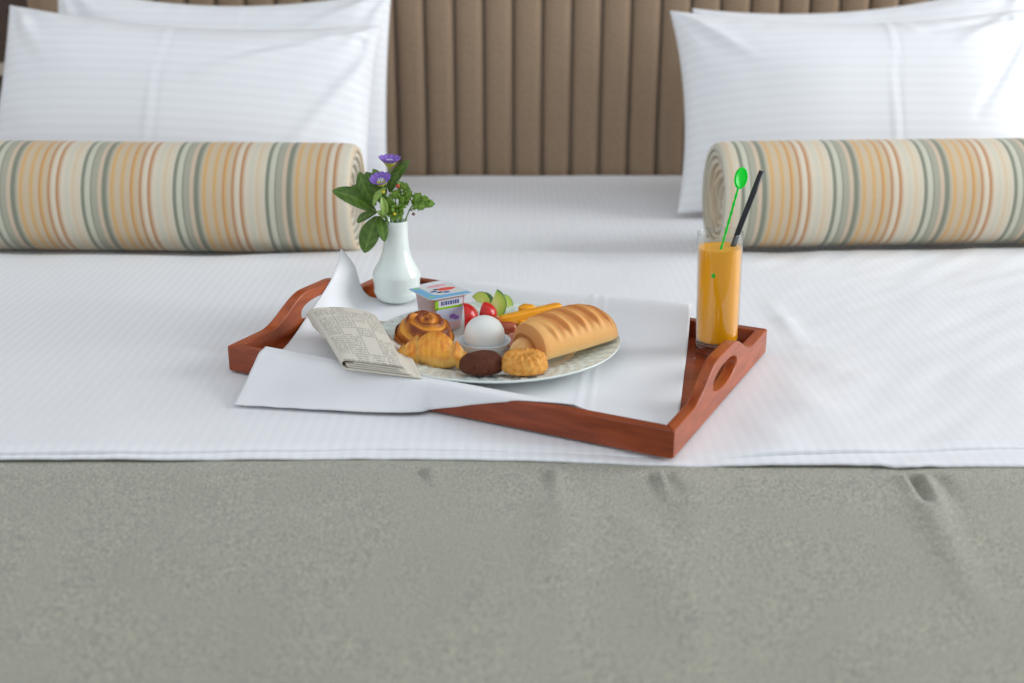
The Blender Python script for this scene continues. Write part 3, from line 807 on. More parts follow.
def danish():
    c = at(424, 325, 0.042); Rd = 0.0320; cols = []
    t = thing('spiral_pastry', 'glazed brown spiral pastry leaning behind the croissant', 'pastry')
    t.location = (c.x, c.y, B + 0.0285); t.rotation_euler = (R(13), R(7), R(12))
    nu_, nv_ = 120, 60
    def fn(u, v):
        a = 2*PI*u; r = Rd*v
        ph = v*3.1 - u
        g = ph % 1.0
        h = 0.019*(1-v**5) - 0.004*(v**2)
        rd = 0.0055*(math.sin(PI*g)**0.6)*(1-v**10)*(1+0.4*nz(a*2, v*5, 8))
        h += rd + 0.0015*nz(r*math.cos(a)*90, r*math.sin(a)*90, 3)
        rr = r*(1+0.03*nz(math.cos(a)*2, math.sin(a)*2, 5))
        d = math.sin(PI*g)
        c_ = mix3(s2l(232, 152, 48), s2l(124, 54, 18), d*1.0 + 0.5*nz(r*math.cos(a)*80, r*math.sin(a)*80, 9))
        if d < 0.35: c_ = mix3(c_, s2l(244, 178, 72), 0.6)
        c_ = mix3(c_, s2l(196, 108, 34), sstep(0.8, 1.0, v)*0.7)
        cols.append(c_)
        return (rr*math.cos(a), rr*math.sin(a), h if v < 0.999 else 0.004)
    V, Fc = grid(nu_, nv_, fn, True)
    st = len(V)
    for k_, (s_, z_) in enumerate(((1.0, -0.004), (0.9, -0.010), (0.0, -0.010))):
        for i in range(nu_):
            p = Vector(V[(nv_-1)*nu_+i]); V.append((p.x*s_, p.y*s_, z_)); cols.append(s2l(206, 122, 44))
        prev = (nv_-1)*nu_ if k_ == 0 else st + (k_-1)*nu_
        for i in range(nu_): Fc.append((prev+i, prev+(i+1) % nu_, st+k_*nu_+(i+1) % nu_, st+k_*nu_+i))
    obj('baked_spiral', V, Fc, M['pastry'], t, col=cols)
danish()

def cookie(name, label, px, py, r, h, kind):
    c = on_plate(px, py); cols = []
    z0 = rimz(c.x, c.y)
    c.y += r*0.55
    def fn(u, v):
        a = 2*PI*u; ph = PI*v
        if kind == 'choc':
            rr = r*math.sin(ph)**0.62; z = h*0.5 - h*0.5*math.copysign(abs(math.cos(ph))**0.8, math.cos(ph))
            sw = 0.06*math.exp(-(((a-2.3*v*PI-4.6) % (2*PI)-PI)/0.35)**2)*sstep(0.45, 0.62, v)
            k = 1 - sw + 0.03*nz(math.cos(a)*3, math.sin(a)*3, ph*2) + 0.02*nz(math.cos(a)*12, math.sin(a)*12, ph*7)
            z += 0.0012*math.exp(-(((ph-PI)*1.0+0.55)/0.2)**2)*math.cos(a-0.7)
            cols.append(mix3(s2l(104, 58, 40), s2l(76, 40, 28), 0.5+0.7*nz(math.cos(a)*9, math.sin(a)*9, ph*5)))
        else:
            rr = r*math.sin(ph)**0.55; z = h*0.5 - h*0.5*math.copysign(abs(math.cos(ph))**0.75, math.cos(ph))
            fl = abs(math.sin(8*a + 4.0*v))
            k = 1 + (0.07*fl-0.03)*sstep(0.95, 0.6, v) if v > 0.0 else 1
            k += 0.05*nz(math.cos(a)*8, math.sin(a)*8, ph*4)
            z += 0.0024*(fl-0.4)*sstep(0.55, 0.75, v)*sstep(1.0, 0.9, v)
            c_ = mix3(s2l(236, 180, 98), s2l(206, 132, 52), 0.4+0.8*nz(math.cos(a)*7, math.sin(a)*7, ph*5) + 0.3*fl)
            cols.append(mix3(c_, s2l(196, 116, 40), sstep(0.35, 0.1, v)*0.6))
        z = h*1.05*(max(0.0, z)/(h*1.05))**1.45
        return (rr*k*math.cos(a), rr*k*math.sin(a), z)
    def sst(a_, b_, x): return sstep(a_, b_, x)
    V, Fc = capped(64, 36, lambda u, v: fn(u, lerp(0.02, 0.98, v))); cols += [cols[0], cols[-1]]
    o = obj(name, V, Fc, M['cookie'], loc=(c.x, c.y, B+z0+0.0006), col=cols, rot=(R(-4), 0, 0))
    return tag(o, label, 'cookie')
_ss = sstep
def sstep(a, b, x):
    if a > b: return 1 - _ss(b, a, x)
    return _ss(a, b, x)
cookie('chocolate_cookie', 'dark brown chocolate cookie at the front of the plate', 481.5, 376.5, 0.0222, 0.0190, 'choc')
cookie('butter_cookie', 'pale golden ridged butter cookie right of the chocolate one', 524.5, 376.5, 0.0222, 0.0200, 'butter')

# ------------------------------------------------------------------ egg in its small dish
ep = at(484.5, 355.5, FZ)
V, Fc = lathe([(0.0, 0.0), (0.013, 0.0), (0.0145, 0.0015), (0.0205, 0.006), (0.0258, 0.0135), (0.0275, 0.0165), (0.0278, 0.0172), (0.0270, 0.0174), (0.0245, 0.0140), (0.0195, 0.0072), (0.013, 0.0040), (0.0, 0.0036)], 56)
dish = obj('egg_dish', V, Fc, M['cup_white'], loc=(ep.x, ep.y, B+FZ+0.0004)); tag(dish, 'little white dish under the boiled egg', 'dish')
prof = []
for i in range(25):
    a = PI*i/24; z = -math.cos(a); r = math.sin(a)*(1 - 0.02*z)
    prof.append((max(r*0.0210, 0.0 if i in (0, 24) else 1e-4), 0.0195*z + 0.0195))
V, Fc = lathe(prof, 48)
egg = obj('boiled_egg', V, Fc, M['egg'], loc=(ep.x, ep.y, B+FZ+0.0042)); tag(egg, 'white boiled egg sitting in its little dish', 'egg')

# ------------------------------------------------------------------ yoghurt pot
LZ = 0.062
yc = at(440, 291.5, LZ); yz = FZ + 0.001; yh = LZ - yz
yo = thing('yoghurt_pot', 'small square yoghurt pot with printed foil lid behind the pastries', 'yoghurt pot', (yc.x, yc.y, B+rimz(yc.x, yc.y-0.01)+0.0008), (0, 0, R(33)))
yh = B + LZ - yo.location.z
def rsq(h, r, n=6):
    out = []
    for k_ in range(4):
        cx, cy = ((h-r), (h-r)) if k_ == 0 else (-(h-r), (h-r)) if k_ == 1 else (-(h-r), -(h-r)) if k_ == 2 else ((h-r), -(h-r))
        for i in range(n): a = PI/2*k_ + PI/2*i/(n-1); out.append((cx + r*math.cos(a), cy + r*math.sin(a)))
    return out
def pot():
    V = []; Fc = []; lv = [(0.0160, 0.006, 0), (0.0180, 0.006, 0.0015), (0.0190, 0.006, yh*0.25), (0.0215, 0.006, yh-0.002), (0.0240, 0.006, yh-0.0015), (0.0240, 0.006, yh)]
    for h, r, z in lv: V += [(x, y, z) for x, y in rsq(h, r)]
    n = 24
    for j in range(len(lv)-1):
        for i in range(n): Fc.append((j*n+i, j*n+(i+1) % n, (j+1)*n+(i+1) % n, (j+1)*n+i))
    Fc += [tuple(range(n)), tuple((len(lv)-1)*n+i for i in range(n))]
    return V, Fc
obj('pot_body', *pot(), M['pink_plastic'], yo)
lid_out = rsq(0.0262, 0.004)
V = [(x, y, yh+0.0001) for x, y in lid_out] + [(x, y, yh+0.0009) for x, y in lid_out]
lid = obj('foil_lid', V, [tuple(range(24)), tuple(24+i for i in range(24))] + [(i, (i+1) % 24, 24+(i+1) % 24, 24+i) for i in range(24)], M['foil'], yo, smooth=False)
def decal(name, pts, m, parent, face, lift=0.00025):
    """flat print; face 'top' -> (x,y) on the lid; 'y-' -> (x, height fraction) on the label side"""
    V = []
    for d in (0, lift):
        for a, b_ in pts:
            if face == 'top': V.append((a, b_, yh+0.0009+0.00002+d))
            else: V.append((a, -(lerp(0.0190, 0.0215, (b_-0.25)/0.75)) - 0.00003 - d, yh*b_))
    n = len(pts)
    return obj(name, V, [tuple(range(n)), tuple(n+i for i in range(n))] + [(i, (i+1) % n, n+(i+1) % n, n+i) for i in range(n)], m, parent, smooth=False)
def ell(cx, cy, a, b_, n=14, w=0.0): return [(cx + a*math.cos(2*PI*i/n)*(1+w*math.cos(6*PI*i/n)), cy + b_*math.sin(2*PI*i/n)) for i in range(n)]
def rect(x0_, y0_, x1_, y1_): return [(x0_, y0_), (x1_, y0_), (x1_, y1_), (x0_, y1_)]
decal('print', [(-0.0260, -0.0255), (0.0255, -0.0255), (0.024, -0.017), (-0.008, -0.016), (-0.0145, -0.011), (-0.0150, 0.0225), (-0.0258, 0.0240)], M['p_blue'], lid, 'top')
decal('print', ell(0.009, 0.003, 0.011, 0.0052, 16, 0.12), M['p_red'], lid, 'top')
decal('print', ell(0.006, 0.018, 0.012, 0.0035), M['p_pink'], lid, 'top')
for cx, cy, r_ in ((-0.008, 0.000, 0.0030), (-0.0035, -0.0055, 0.0028), (0.0035, -0.008, 0.0032), (-0.002, 0.006, 0.0026)): decal('print', ell(cx, cy, r_*1.3, r_*0.8), M['p_navy'] if r_ > 0.0029 else M['p_dark'], lid, 'top')
for cx, cy in ((-0.021, -0.018), (-0.019, 0.020)): decal('print', ell(cx, cy, 0.0035, 0.0016), M['p_green'], lid, 'top', 0.0004)
lab = decal('label', rect(-0.0165, 0.26, 0.0165, 0.93), M['p_lav'], yo, 'y-')
decal('print', rect(-0.0165, 0.72, 0.0165, 0.92), M['p_white'], lab, 'y-', 0.0004)
decal('print', rect(-0.0185, 0.66, 0.0155, 0.72), M['p_green'], lab, 'y-', 0.0005); decal('print', rect(-0.0185, 0.66, -0.0145, 0.92), M['p_green'], lab, 'y-', 0.0005)
xx = -0.0110
for wd in (0.0020, 0.0012, 0.0026, 0.0016, 0.0022, 0.0014, 0.0024, 0.0020): 
    decal('print', rect(xx, 0.77, xx+wd, 0.88), M['p_navy'], lab, 'y-', 0.0006); xx += wd + 0.0010
decal('print', ell(0.004, 0.42, 0.004, 0.07), M['p_purple'], lab, 'y-', 0.0006); decal('print', ell(0.009, 0.36, 0.0035, 0.06), M['p_purple'], lab, 'y-', 0.0005)

# ------------------------------------------------------------------ vegetables and sausages
def tomato(label, px, py, r, rot, half, top_px=None):
    c = at(px, py, FZ+0.001)
    t = thing('tomato_wedge', label, 'tomato', (c.x, c.y, B+FZ+0.001), rot, 'tomato wedges')
    n, m_ = 14, 20; V = []; cols = []
    for i in range(n):
        a = -half + 2*half*i/(n-1)
        for j in range(m_):
            p = -PI/2 + PI*j/(m_-1); V.append((r*math.cos(p)*math.sin(a), -r*math.cos(p)*math.cos(a), r*0.95*math.sin(p)+r*0.95)); cols.append(mix3(s2l(214, 30, 22), s2l(176, 16, 16), 0.5+0.5*nz(a*3, p*2)))
    Fs = [(i*m_+j, i*m_+j+1, (i+1)*m_+j+1, (i+1)*m_+j) for i in range(n-1) for j in range(m_-1)]
    obj('skin', V, Fs, M['veg'], t, col=cols)
    Vf = []; Ff = []; cf = []
    for i in (0, n-1):
        st = len(Vf)
        for j in range(m_):
            x, y, z = V[i*m_+j]; Vf.append((x*0.995, y*0.995, z)); cf.append(s2l(196, 36, 24))
        for j in range(m_): 
            x, y, z = V[i*m_+j]; Vf.append((0, y*0.12, z)); cf.append(s2l(206, 52, 34))
        for j in range(m_-1): Ff.append((st+j, st+j+1, st+m_+j+1, st+m_+j))
    obj('flesh', Vf, Ff, M['veg'], t, col=cf)
tomato('bright red tomato wedge beside the yoghurt pot', 463.5, 331.5, 0.0168, (R(-6), R(6), R(52)), R(44))
tomato('darker red tomato wedge behind the bright one', 481, 326, 0.0150, (R(-30), R(30), R(20)), R(48))
def cucumber(label, px, py, r, rot, th=0.008, zoff=0.0, olive=0.0):
    c = at(px, py, FZ+zoff); t = thing('cucumber_slice', label, 'cucumber', (c.x, c.y, B+FZ+zoff), rot, 'cucumber slices')
    n = 24; V = []; cols = []; Fc = []
    rings = [0.0, 0.35, 0.62, 0.85, 0.97]
    cl = [s2l(222, 234, 140), s2l(228, 238, 156), s2l(206, 228, 110), s2l(186, 218, 92), s2l(146, 194, 70)]
    if olive: cl = [mix3(c_, s2l(196, 200, 70), olive) for c_ in cl]
    for s_ in (-1, 1):
        for q, rr in enumerate(rings):
            for i in range(n):
                a = -PI/2 + PI*i/(n-1); V.append((r*rr*math.cos(a), s_*th/2, r*rr*math.sin(a) + r)); cols.append(mix3(cl[q], s2l(232, 238, 180), 0.35*max(0, math.sin(a*7))*(1 if q == 1 else 0)))
    N = n*len(rings)
    for s_ in (0, 1):
        for q in range(len(rings)-1):
            for i in range(n-1): Fc.append((s_*N+q*n+i, s_*N+q*n+i+1, s_*N+(q+1)*n+i+1, s_*N+(q+1)*n+i))
    # chord side
    for q in range(len(rings)-1):
        for e in (0, n-1): Fc.append((q*n+e, (q+1)*n+e, N+(q+1)*n+e, N+q*n+e))
    obj('flesh', V, Fc, M['veg'], t, col=cols)
    Vs = []; cs = []; Fs = []
    pr_ = [(-th/2, 0.968), (-th/2, 0.99), (-th/2+0.0004, 1.0), (th/2-0.0004, 1.0), (th/2, 0.99), (th/2, 0.968)]
    for y, rr in pr_:
        for i in range(n):
            a = -PI/2 + PI*i/(n-1); Vs.append((r*rr*math.cos(a), y, r*rr*math.sin(a)+r)); cs.append(mix3(s2l(34, 74, 24), s2l(80, 130, 40), 0.5+0.5*math.sin(a*9)*0.6 if rr == 1 else 0.7))
    for j in range(len(pr_)-1):
        for i in range(n-1): Fs.append((j*n+i, j*n+i+1, (j+1)*n+i+1, (j+1)*n+i))
    obj('skin', Vs, Fs, M['veg'], t, col=cs)
cucumber('upright cucumber slice with dark green rind, tallest of the three', 484, 319, 0.0186, (R(-10), R(23), R(-6)), 0.009)
cucumber('olive tinted cucumber slice left of the tall one', 490, 314, 0.0160, (R(-35), R(-58), R(-10)), 0.008, 0.001, 0.7)
cucumber('small pale cucumber slice between the tall slice and orange sticks', 506, 315, 0.0125, (R(-20), R(-18), R(16)), 0.009, 0.0, 0.1)
def sausage(label, p0, p1, r, z0, z1, bend=0.003):
    a, b_ = at(p0[0], p0[1], z0), at(p1[0], p1[1], z1); cols = []
    mid = (a+b_)/2 + Vector((0, 0, bend)); path = bez(a, mid, b_, 14)
    org = Vector((mid.x, mid.y, B+FZ))
    rad = [r*math.sqrt(max(0.03, 1-(1-min(1, d/0.14))**2)) for d in (min(i, 13-i)/13.0 for i in range(14))]
    V, Fc = tube([p-org for p in path], rad, 20)
    cols = [mix3(s2l(186, 92, 56), s2l(150, 58, 34), 0.5+0.9*nz(v.x*120, v.y*120, v.z*150)) for v in V]
    o = obj('sausage', V, Fc, M['veg'], loc=org, col=cols); return tag(o, label, 'sausage', 'small sausages')
sausage('thin sausage lying against the tomato behind the egg', (472, 326), (500, 322), 0.0060, FZ+0.012, FZ+0.0065)
sausage('plump sausage end between the egg and the loaf', (490, 329), (517, 329.5), 0.0072, FZ+0.0080, FZ+0.0078)
def stick(label, p0, p1, z0, z1, r0, r1, cut=True):
    a, b_ = at(p0[0], p0[1], z0), at(p1[0], p1[1], z1); org = Vector(((a.x+b_.x)/2, (a.y+b_.y)/2, B+FZ)); cols = []
    d = (b_-a); x = d.normalized(); s_ = x.cross(Vector((0, 0, 1))).normalized(); up = s_.cross(x)
    def fn(u, v):
        q = 2*PI*u; r = lerp(r0, r1, v)*(0.86 if v in (0, 1) else 1)
        cx, cy = math.cos(q), math.sin(q); k_ = (abs(cx)**5+abs(cy)**5)**(-1/5)
        cols.append(mix3(s2l(250, 158, 10), s2l(255, 182, 40), 0.5+0.8*nz(u*5, v*7, 2)))
        return a + d*v + (s_*cx*1.05 + up*cy*0.95)*r*k_*(1+0.03*nz(u*4, v*6)) - org
    V, Fc = capped(28, 14, fn); cols += [s2l(255, 170, 30)]*2
    o = obj('orange_stick', V, Fc, M['veg'], loc=org, col=cols); return tag(o, label, 'vegetable', 'orange vegetable sticks')
stick('long orange vegetable stick lying across to the loaf', (499, 321), (561, 309), FZ+0.008, FZ+0.016, 0.0056, 0.0078)
stick('short orange vegetable stick pointing up behind the long one', (527, 315), (526.5, 306), FZ+0.006, FZ+0.017, 0.0075, 0.0080)
stick('orange vegetable stick almost buried beneath the long one', (520, 324), (536, 319), FZ+0.0050, FZ+0.0052, 0.004, 0.004)
cp = at(516, 336.5, FZ)
o = obj('cheese_cube', *box(-0.0048, -0.004, 0, 0.0048, 0.004, 0.0090), mat('yellow_cheese', s2l(240, 190, 50), 0.4, sss=0.2), loc=(cp.x, cp.y, B+FZ+0.0004), rot=(0, 0, R(20)), bevel=0.0008)
tag(o, 'tiny yellow cheese cube tucked by the loaf end', 'cheese')
hp = at(511.5, 347, FZ); cols = []
def ham_fn(u, v):
    x = 0.026*(u-0.5); y = 0.034*(v-0.5); r = math.hypot(u-0.5, v-0.5)
    cols.append(mix3(s2l(206, 140, 122), s2l(186, 108, 92), 0.5+0.9*nz(u*6, v*6, 4)))
    return (x*(1-0.5*abs(v-0.5)), y*(1-0.4*abs(u-0.5)), 0.006 + 0.007*math.sin(PI*v)*math.sin(PI*(0.15+0.7*u)) + 0.0015*math.sin(u*9+v*4))
V, Fc = grid(24, 24, ham_fn); V, Fc = thick(V, Fc, 24, 24, 0.0016); cols = cols*2
hm = obj('ham_slice', V, Fc, M['veg'], loc=(hp.x, hp.y, B+FZ+0.0005), col=cols); tag(hm, 'folded pink ham slice between egg dish and loaf', 'ham')

# ------------------------------------------------------------------ folded newspaper
npc = dict(FL=at(339, 359, 0.0445), FR=at(402, 366.5, 0.0415), BL=at(304, 304, 0.054), BR=at(372, 309, 0.046))
nroot = thing('newspaper', 'folded newspaper lying across the left side of the tray', 'newspaper', (npc['FL'].x, npc['FL'].y, B))
def nsurf(s, t):
    p = npc['FL']*(1-s)*(1-t) + npc['FR']*s*(1-t) + npc['BL']*(1-s)*t + npc['BR']*s*t
    p = p + Vector((0, 0, 0.006*math.sin(PI*min(1, t))*math.sin(PI*min(1, max(0, s*0.8+0.1))) ))
    bow = 0.014*math.sin(PI*min(1, max(0, s)))*t*t
    return p + Vector((0.002, bow, 0))
def nth(t): return 0.0105 + 0.014*sstep(0.3, 1, t)
def sheet(name, poly, t0, t1, th, side_ink):
    """poly: section (s, d) with d = share of the stack thickness below the top"""
    pts = [poly[0]]
    for a, b_ in zip(poly, poly[1:]):
        for q in range(1, 7): pts.append((lerp(a[0], b_[0], q/6), lerp(a[1], b_[1], q/6)))
    n = len(pts); nt = 40; vec = []
    def fn(u, v):
        s, d = pts[int(round(u*(n-1)))]; t = lerp(t0, t1, v); T = nth(t)
        k_ = 1.0
        if t > 0.84: k_ = math.sqrt(max(0.0, 1-((t-0.84)/0.16)**2))*0.9 + 0.10
        p = nsurf(s, t) - Vector((0, 0, T*(0.5 + (d-0.5)*k_)))
        vec.append((s, t, side_ink if d < 0.12 else 0))
        return p - nroot.location
    V, Fc = grid(n, nt, fn)
    # thickness in section plane
    Pn = np.array([tuple(v) for v in V]).reshape(nt, n, 3); du = np.gradient(Pn, axis=1); dv_ = np.gradient(Pn, axis=0)
    nn = np.cross(du, dv_); nn /= np.maximum(np.linalg.norm(nn, axis=2, keepdims=True), 1e-9); Q = Pn + nn*th*(-1 if nn[0, n//2, 2] > 0 else 1)
    N = n*nt; VV = list(map(tuple, Pn.reshape(-1, 3))) + list(map(tuple, Q.reshape(-1, 3)))
    FF = list(Fc) + [tuple(N+i for i in f[::-1]) for f in Fc]
    e = [i for i in range(n)] + [j*n+n-1 for j in range(1, nt)] + [(nt-1)*n+i for i in range(n-2, -1, -1)] + [j*n for j in range(nt-2, 0, -1)]
    for a, c in zip(e, e[1:]+e[:1]): FF.append((a, c, c+N, a+N))
    return obj(name, VV, FF, M['news'], nroot, vec=vec + [(x, y, 0) for x, y, z in vec])
sheet('outer_sheet', [(1.28, 1.0), (0.9, 1.0), (0.3, 1.0), (0.10, 0.98), (0.03, 0.84), (0.0, 0.55), (0.01, 0.25), (0.05, 0.06), (0.12, 0.0), (0.5, 0.0), (0.9, 0.0), (0.985, 0.06), (1.01, 0.18), (0.98, 0.30), (0.90, 0.34), (0.5, 0.31), (0.2, 0.30)], 0, 1, 0.0008, 1)
sheet('inner_sheet', [(0.97, 0.47), (0.5, 0.44), (0.2, 0.42), (0.10, 0.46), (0.075, 0.56), (0.10, 0.66), (0.2, 0.70), (0.6, 0.69), (1.12, 0.72)], 0.0, 0.9, 0.0008, 0)
sheet('inner_sheet', [(1.20, 0.86), (0.6, 0.84), (0.2, 0.84), (0.12, 0.83)], 0.0, 0.9, 0.0008, 0)

# ------------------------------------------------------------------ vase and flowers
vp = at(397, 299.5, 0.0215); VZ = 0.0220
VP = Vector((vp.x, vp.y, B+VZ))
VH = 0.0965
prof = [(0.0, 0.0), (0.0190, 0.0), (0.0212, 0.0008), (0.0250, 0.0048), (0.0270, 0.0095), (0.0275, 0.0125), (0.0270, 0.0135), (0.0274, 0.0150), (0.0281, 0.026), (0.0287, 0.0295), (0.0286, 0.0312), (0.0268, 0.0365), (0.0230, 0.0435), (0.0196, 0.0495), (0.0174, 0.0555), (0.0157, 0.0625), (0.0145, 0.072), (0.0139, 0.083), (0.0138, 0.0935), (0.0142, VH-0.0006), (0.0138, VH), (0.0129, VH-0.0004), (0.0124, 0.09), (0.0126, 0.07), (0.0165, 0.050), (0.023, 0.034), (0.023, 0.010), (0.0, 0.008)]
vase = obj('vase', *lathe(prof, 64), M['vase'], loc=VP, rot=(0, R(0.8), 0)); tag(vase, 'small white porcelain bud vase with flowers on the tray', 'vase')
YV = VP.y
def leaf_mesh(base, tip, width, up, curl=0.12, fold=0.18, c0=s2l(56, 88, 28), c1=s2l(112, 142, 60), ruffle=0.0, lobes=0, org=Vector()):
    base, tip = Vector(base), Vector(tip); d = tip-base; ln = d.length; x = d.normalized(); up = Vector(up)
    side = x.cross(up).normalized(); n = side.cross(x).normalized()
    nl, nw = 15, 9; cols = []
    def fn(u, v):
        q = 2*u-1
        pf = (math.sin(PI*min(1, v**1.12*0.985+0.012)))**0.62
        if lobes: pf = (math.sin(PI*min(1, v*0.985+0.012)))**0.9*(0.62 + 0.5*abs(math.sin(lobes*PI*v+0.4)))
        w_ = width/2*pf
        rz = ruffle*math.sin(v*19 + q*5)*abs(q)
        p = base + x*(ln*v) + side*(w_*q) + n*(ln*curl*math.sin(PI*v*0.95)*(1) + fold*abs(q)*w_ + rz*width)
        cols.append(mix3(c0, c1, 0.30 + 0.55*math.exp(-(q/0.10)**2) + 0.18*math.sin(v*26+abs(q)*5) + 0.2*nz(v*4, q*3, base.x*90)))
        return p - org
    V, Fc = grid(nw, nl, fn); V, Fc = thick(V, Fc, nw, nl, 0.0005)
    return V, Fc, cols*2
def add_leaf(parent, *a, name='leaf', m='leaf', **k):
    V, Fc, c = leaf_mesh(*a, org=parent.location, **k); return obj(name, V, Fc, M[m], parent, col=c)
def stem(parent, pts, r, name='stem', m=None):
    V, Fc = tube([Vector(p)-parent.location for p in pts], r, 8); return obj(name, V, Fc, m or M['stem'], parent)
MOUTH = VP + Vector((0, 0, VH))
INS = VP + Vector((0, 0, 0.03))
def fy(px, py, dy=0.0): return at_y(px, py, YV+dy)
# leafy branch on the left
br1 = thing('leafy_branch', 'spray of large dark green oval leaves spilling left from the vase', 'branch', INS + Vector((-0.004, 0, 0)))
n1 = fy(384, 213, -0.006)
stem(br1, bez(br1.location, MOUTH + Vector((-0.005, -0.004, -0.01)), n1, 8) , 0.0012)
UPc = Vector((0.1, -0.75, 0.65))
for tip, wd, b0, up, cv in [((332, 191, -0.012), 0.0215, (376, 212), (0.15, -0.55, 0.8), 0.10), ((364.5, 253, -0.028), 0.0190, (377, 216), (-0.2, -0.95, 0.15), 0.06), ((384.5, 242, -0.030), 0.0110, (379, 216), (0.3, -0.95, 0.1), 0.08),
                        ((359.5, 172, 0.002), 0.0150, (374, 203), (-0.5, -0.8, 0.3), 0.10), ((352, 186, 0.018), 0.0140, (376, 205), (-0.2, -0.6, 0.8), 0.08), ((357, 222, 0.012), 0.0090, (377, 212), (-0.2, -0.8, 0.5), 0.1),
                        ((366, 172, 0.012), 0.0150, (380, 202), (0.4, -0.8, 0.3), 0.08)]:
    add_leaf(br1, fy(*b0, -0.006), fy(*tip), wd*1.25, up, cv)
# second branch, upper right
br2 = thing('leafy_branch', 'sprig of dark green leaves rising upright at the vase centre', 'branch', INS + Vector((0.003, 0.003, 0)))
n2 = fy(390, 196, 0.004)
stem(br2, bez(br2.location, MOUTH + Vector((0.002, 0.004, 0)), n2, 8), 0.0011)
for tip, wd, b0, up in [((409.5, 160.5, 0.008), 0.0135, (389, 190), (-0.6, -0.7, 0.35)), ((398, 173, -0.004), 0.0110, (389, 192), (-0.5, -0.8, 0.2)), ((373, 169, 0.014), 0.0110, (386, 195), (0.5, -0.8, 0.2)), ((372, 186, -0.012), 0.0095, (385, 205), (0.3, -0.9, 0.3))]:
    add_leaf(br2, fy(*b0, 0.0), fy(*tip), wd*1.25, up, 0.08)
# pale folded leaves in front
br3 = thing('pale_leaf_sprig', 'sprig of folded pale green leaves at the front of the bouquet', 'sprig', INS + Vector((-0.001, -0.004, 0)))
stem(br3, bez(br3.location, MOUTH + Vector((-0.002, -0.008, 0)), fy(384, 214, -0.016), 8), 0.0010)
PG0, PG1 = s2l(118, 152, 66), s2l(170, 194, 106)
add_leaf(br3, fy(373, 206, -0.020), fy(386, 188, -0.018), 0.0080, (-0.5, -0.8, 0.3), 0.14, 0.5, PG0, PG1)
add_leaf(br3, fy(384, 217, -0.018), fy(381, 196, -0.022), 0.0095, (0.4, -0.9, 0.1), 0.16, 0.5, PG0, PG1)
add_leaf(br3, fy(385, 218, -0.016), fy(377, 211, -0.022), 0.0070, (0.1, -0.7, 0.6), 0.1, 0.3, PG0, PG1)
# ruffled lobed herb sprigs on the right
HG0, HG1 = s2l(92, 130, 46), s2l(150, 186, 78)
rnd = random.Random(4)
def herb(label, base_off, node, spots, berry=None):
    t = thing('herb_sprig', label, 'sprig', INS + Vector(base_off), group='ruffled herb sprigs')
    nd_ = fy(*node); stem(t, bez(t.location, MOUTH + Vector((base_off[0]*1.2, base_off[1], 0.0)), nd_, 8), 0.0009)
    for px, py, dy, sz in spots:
        tip = fy(px, py, dy); base = nd_.lerp(tip, 0.2) if (tip-nd_).length < 0.02 else nd_.lerp(tip, 0.55)
        if (tip-nd_).length >= 0.02: stem(t, [nd_, nd_.lerp(base, 0.5) + Vector((0, 0, 0.001)), base], 0.0006, 'leaf_stalk')
        add_leaf(t, base, tip, sz, (rnd.uniform(-0.6, 0.6), -0.8, rnd.uniform(0.1, 0.9)), 0.12, 0.25, HG0, HG1, ruffle=0.14, lobes=3)
    if berry:
        for px, py, dy, r_, m_ in berry:
            p = fy(px, py, dy) - t.location
            V, Fc = capped(12, 9, lambda u, v: p + Vector((r_*math.sin(PI*lerp(0.04, 0.96, v))*math.cos(2*PI*u), r_*math.sin(PI*lerp(0.04, 0.96, v))*math.sin(2*PI*u), -r_*math.cos(PI*lerp(0.04, 0.96, v)))))
            obj('bud', V, Fc, m_, t)
M['bud_red'] = flat('bud_red', 200, 60, 50); M['bud_yellow'] = flat('bud_yellow', 236, 206, 40); M['bud_brown'] = flat('bud_brown', 130, 100, 90)
herb('ruffled green herb sprig filling the middle of the bouquet', (0.002, -0.003, 0), (395, 210, -0.008),
     [(388, 196, -0.014, 0.012), (396, 190, -0.012, 0.013), (404, 197, -0.012, 0.013), (400, 206, -0.018, 0.012), (391, 207, -0.020, 0.012), (404, 214, -0.016, 0.011), (396, 217, -0.020, 0.012), (388, 217, -0.018, 0.011), (393, 221, -0.018, 0.010), (401, 220, -0.016, 0.010), (386, 211, -0.016, 0.011), (406, 207, -0.014, 0.012), (382, 212, -0.010, 0.012), (399, 213, -0.004, 0.013), (390, 202, -0.004, 0.012), (384, 205, -0.012, 0.010)],
     [(397.8, 186, -0.012, 0.0022, M['bud_red']), (383.5, 192, -0.022, 0.0016, M['bud_yellow']), (394.5, 214, -0.022, 0.0015, M['bud_yellow'])])
herb('ruffled light green herb sprig upright right of the purple flowers', (0.004, 0.0, 0), (402, 200, -0.002),
     [(399, 181, -0.004, 0.012), (406, 183, -0.004, 0.014), (412, 191, -0.004, 0.013), (411, 199, -0.006, 0.013), (395, 190, 0.0, 0.011), (408, 205, -0.008, 0.012)])
herb('ruffled green herb sprig reaching out to the right past the vase', (0.006, -0.002, 0), (412, 206, -0.006),
     [(421, 193, -0.006, 0.013), (428, 197, -0.008, 0.013), (435, 204, -0.008, 0.012), (427, 207, -0.012, 0.013), (418, 207, -0.012, 0.012), (416, 199, -0.004, 0.012)],
     [(413.5, 214, -0.010, 0.0020, M['bud_brown']), (411, 210, -0.010, 0.0012, M['bud_brown'])])
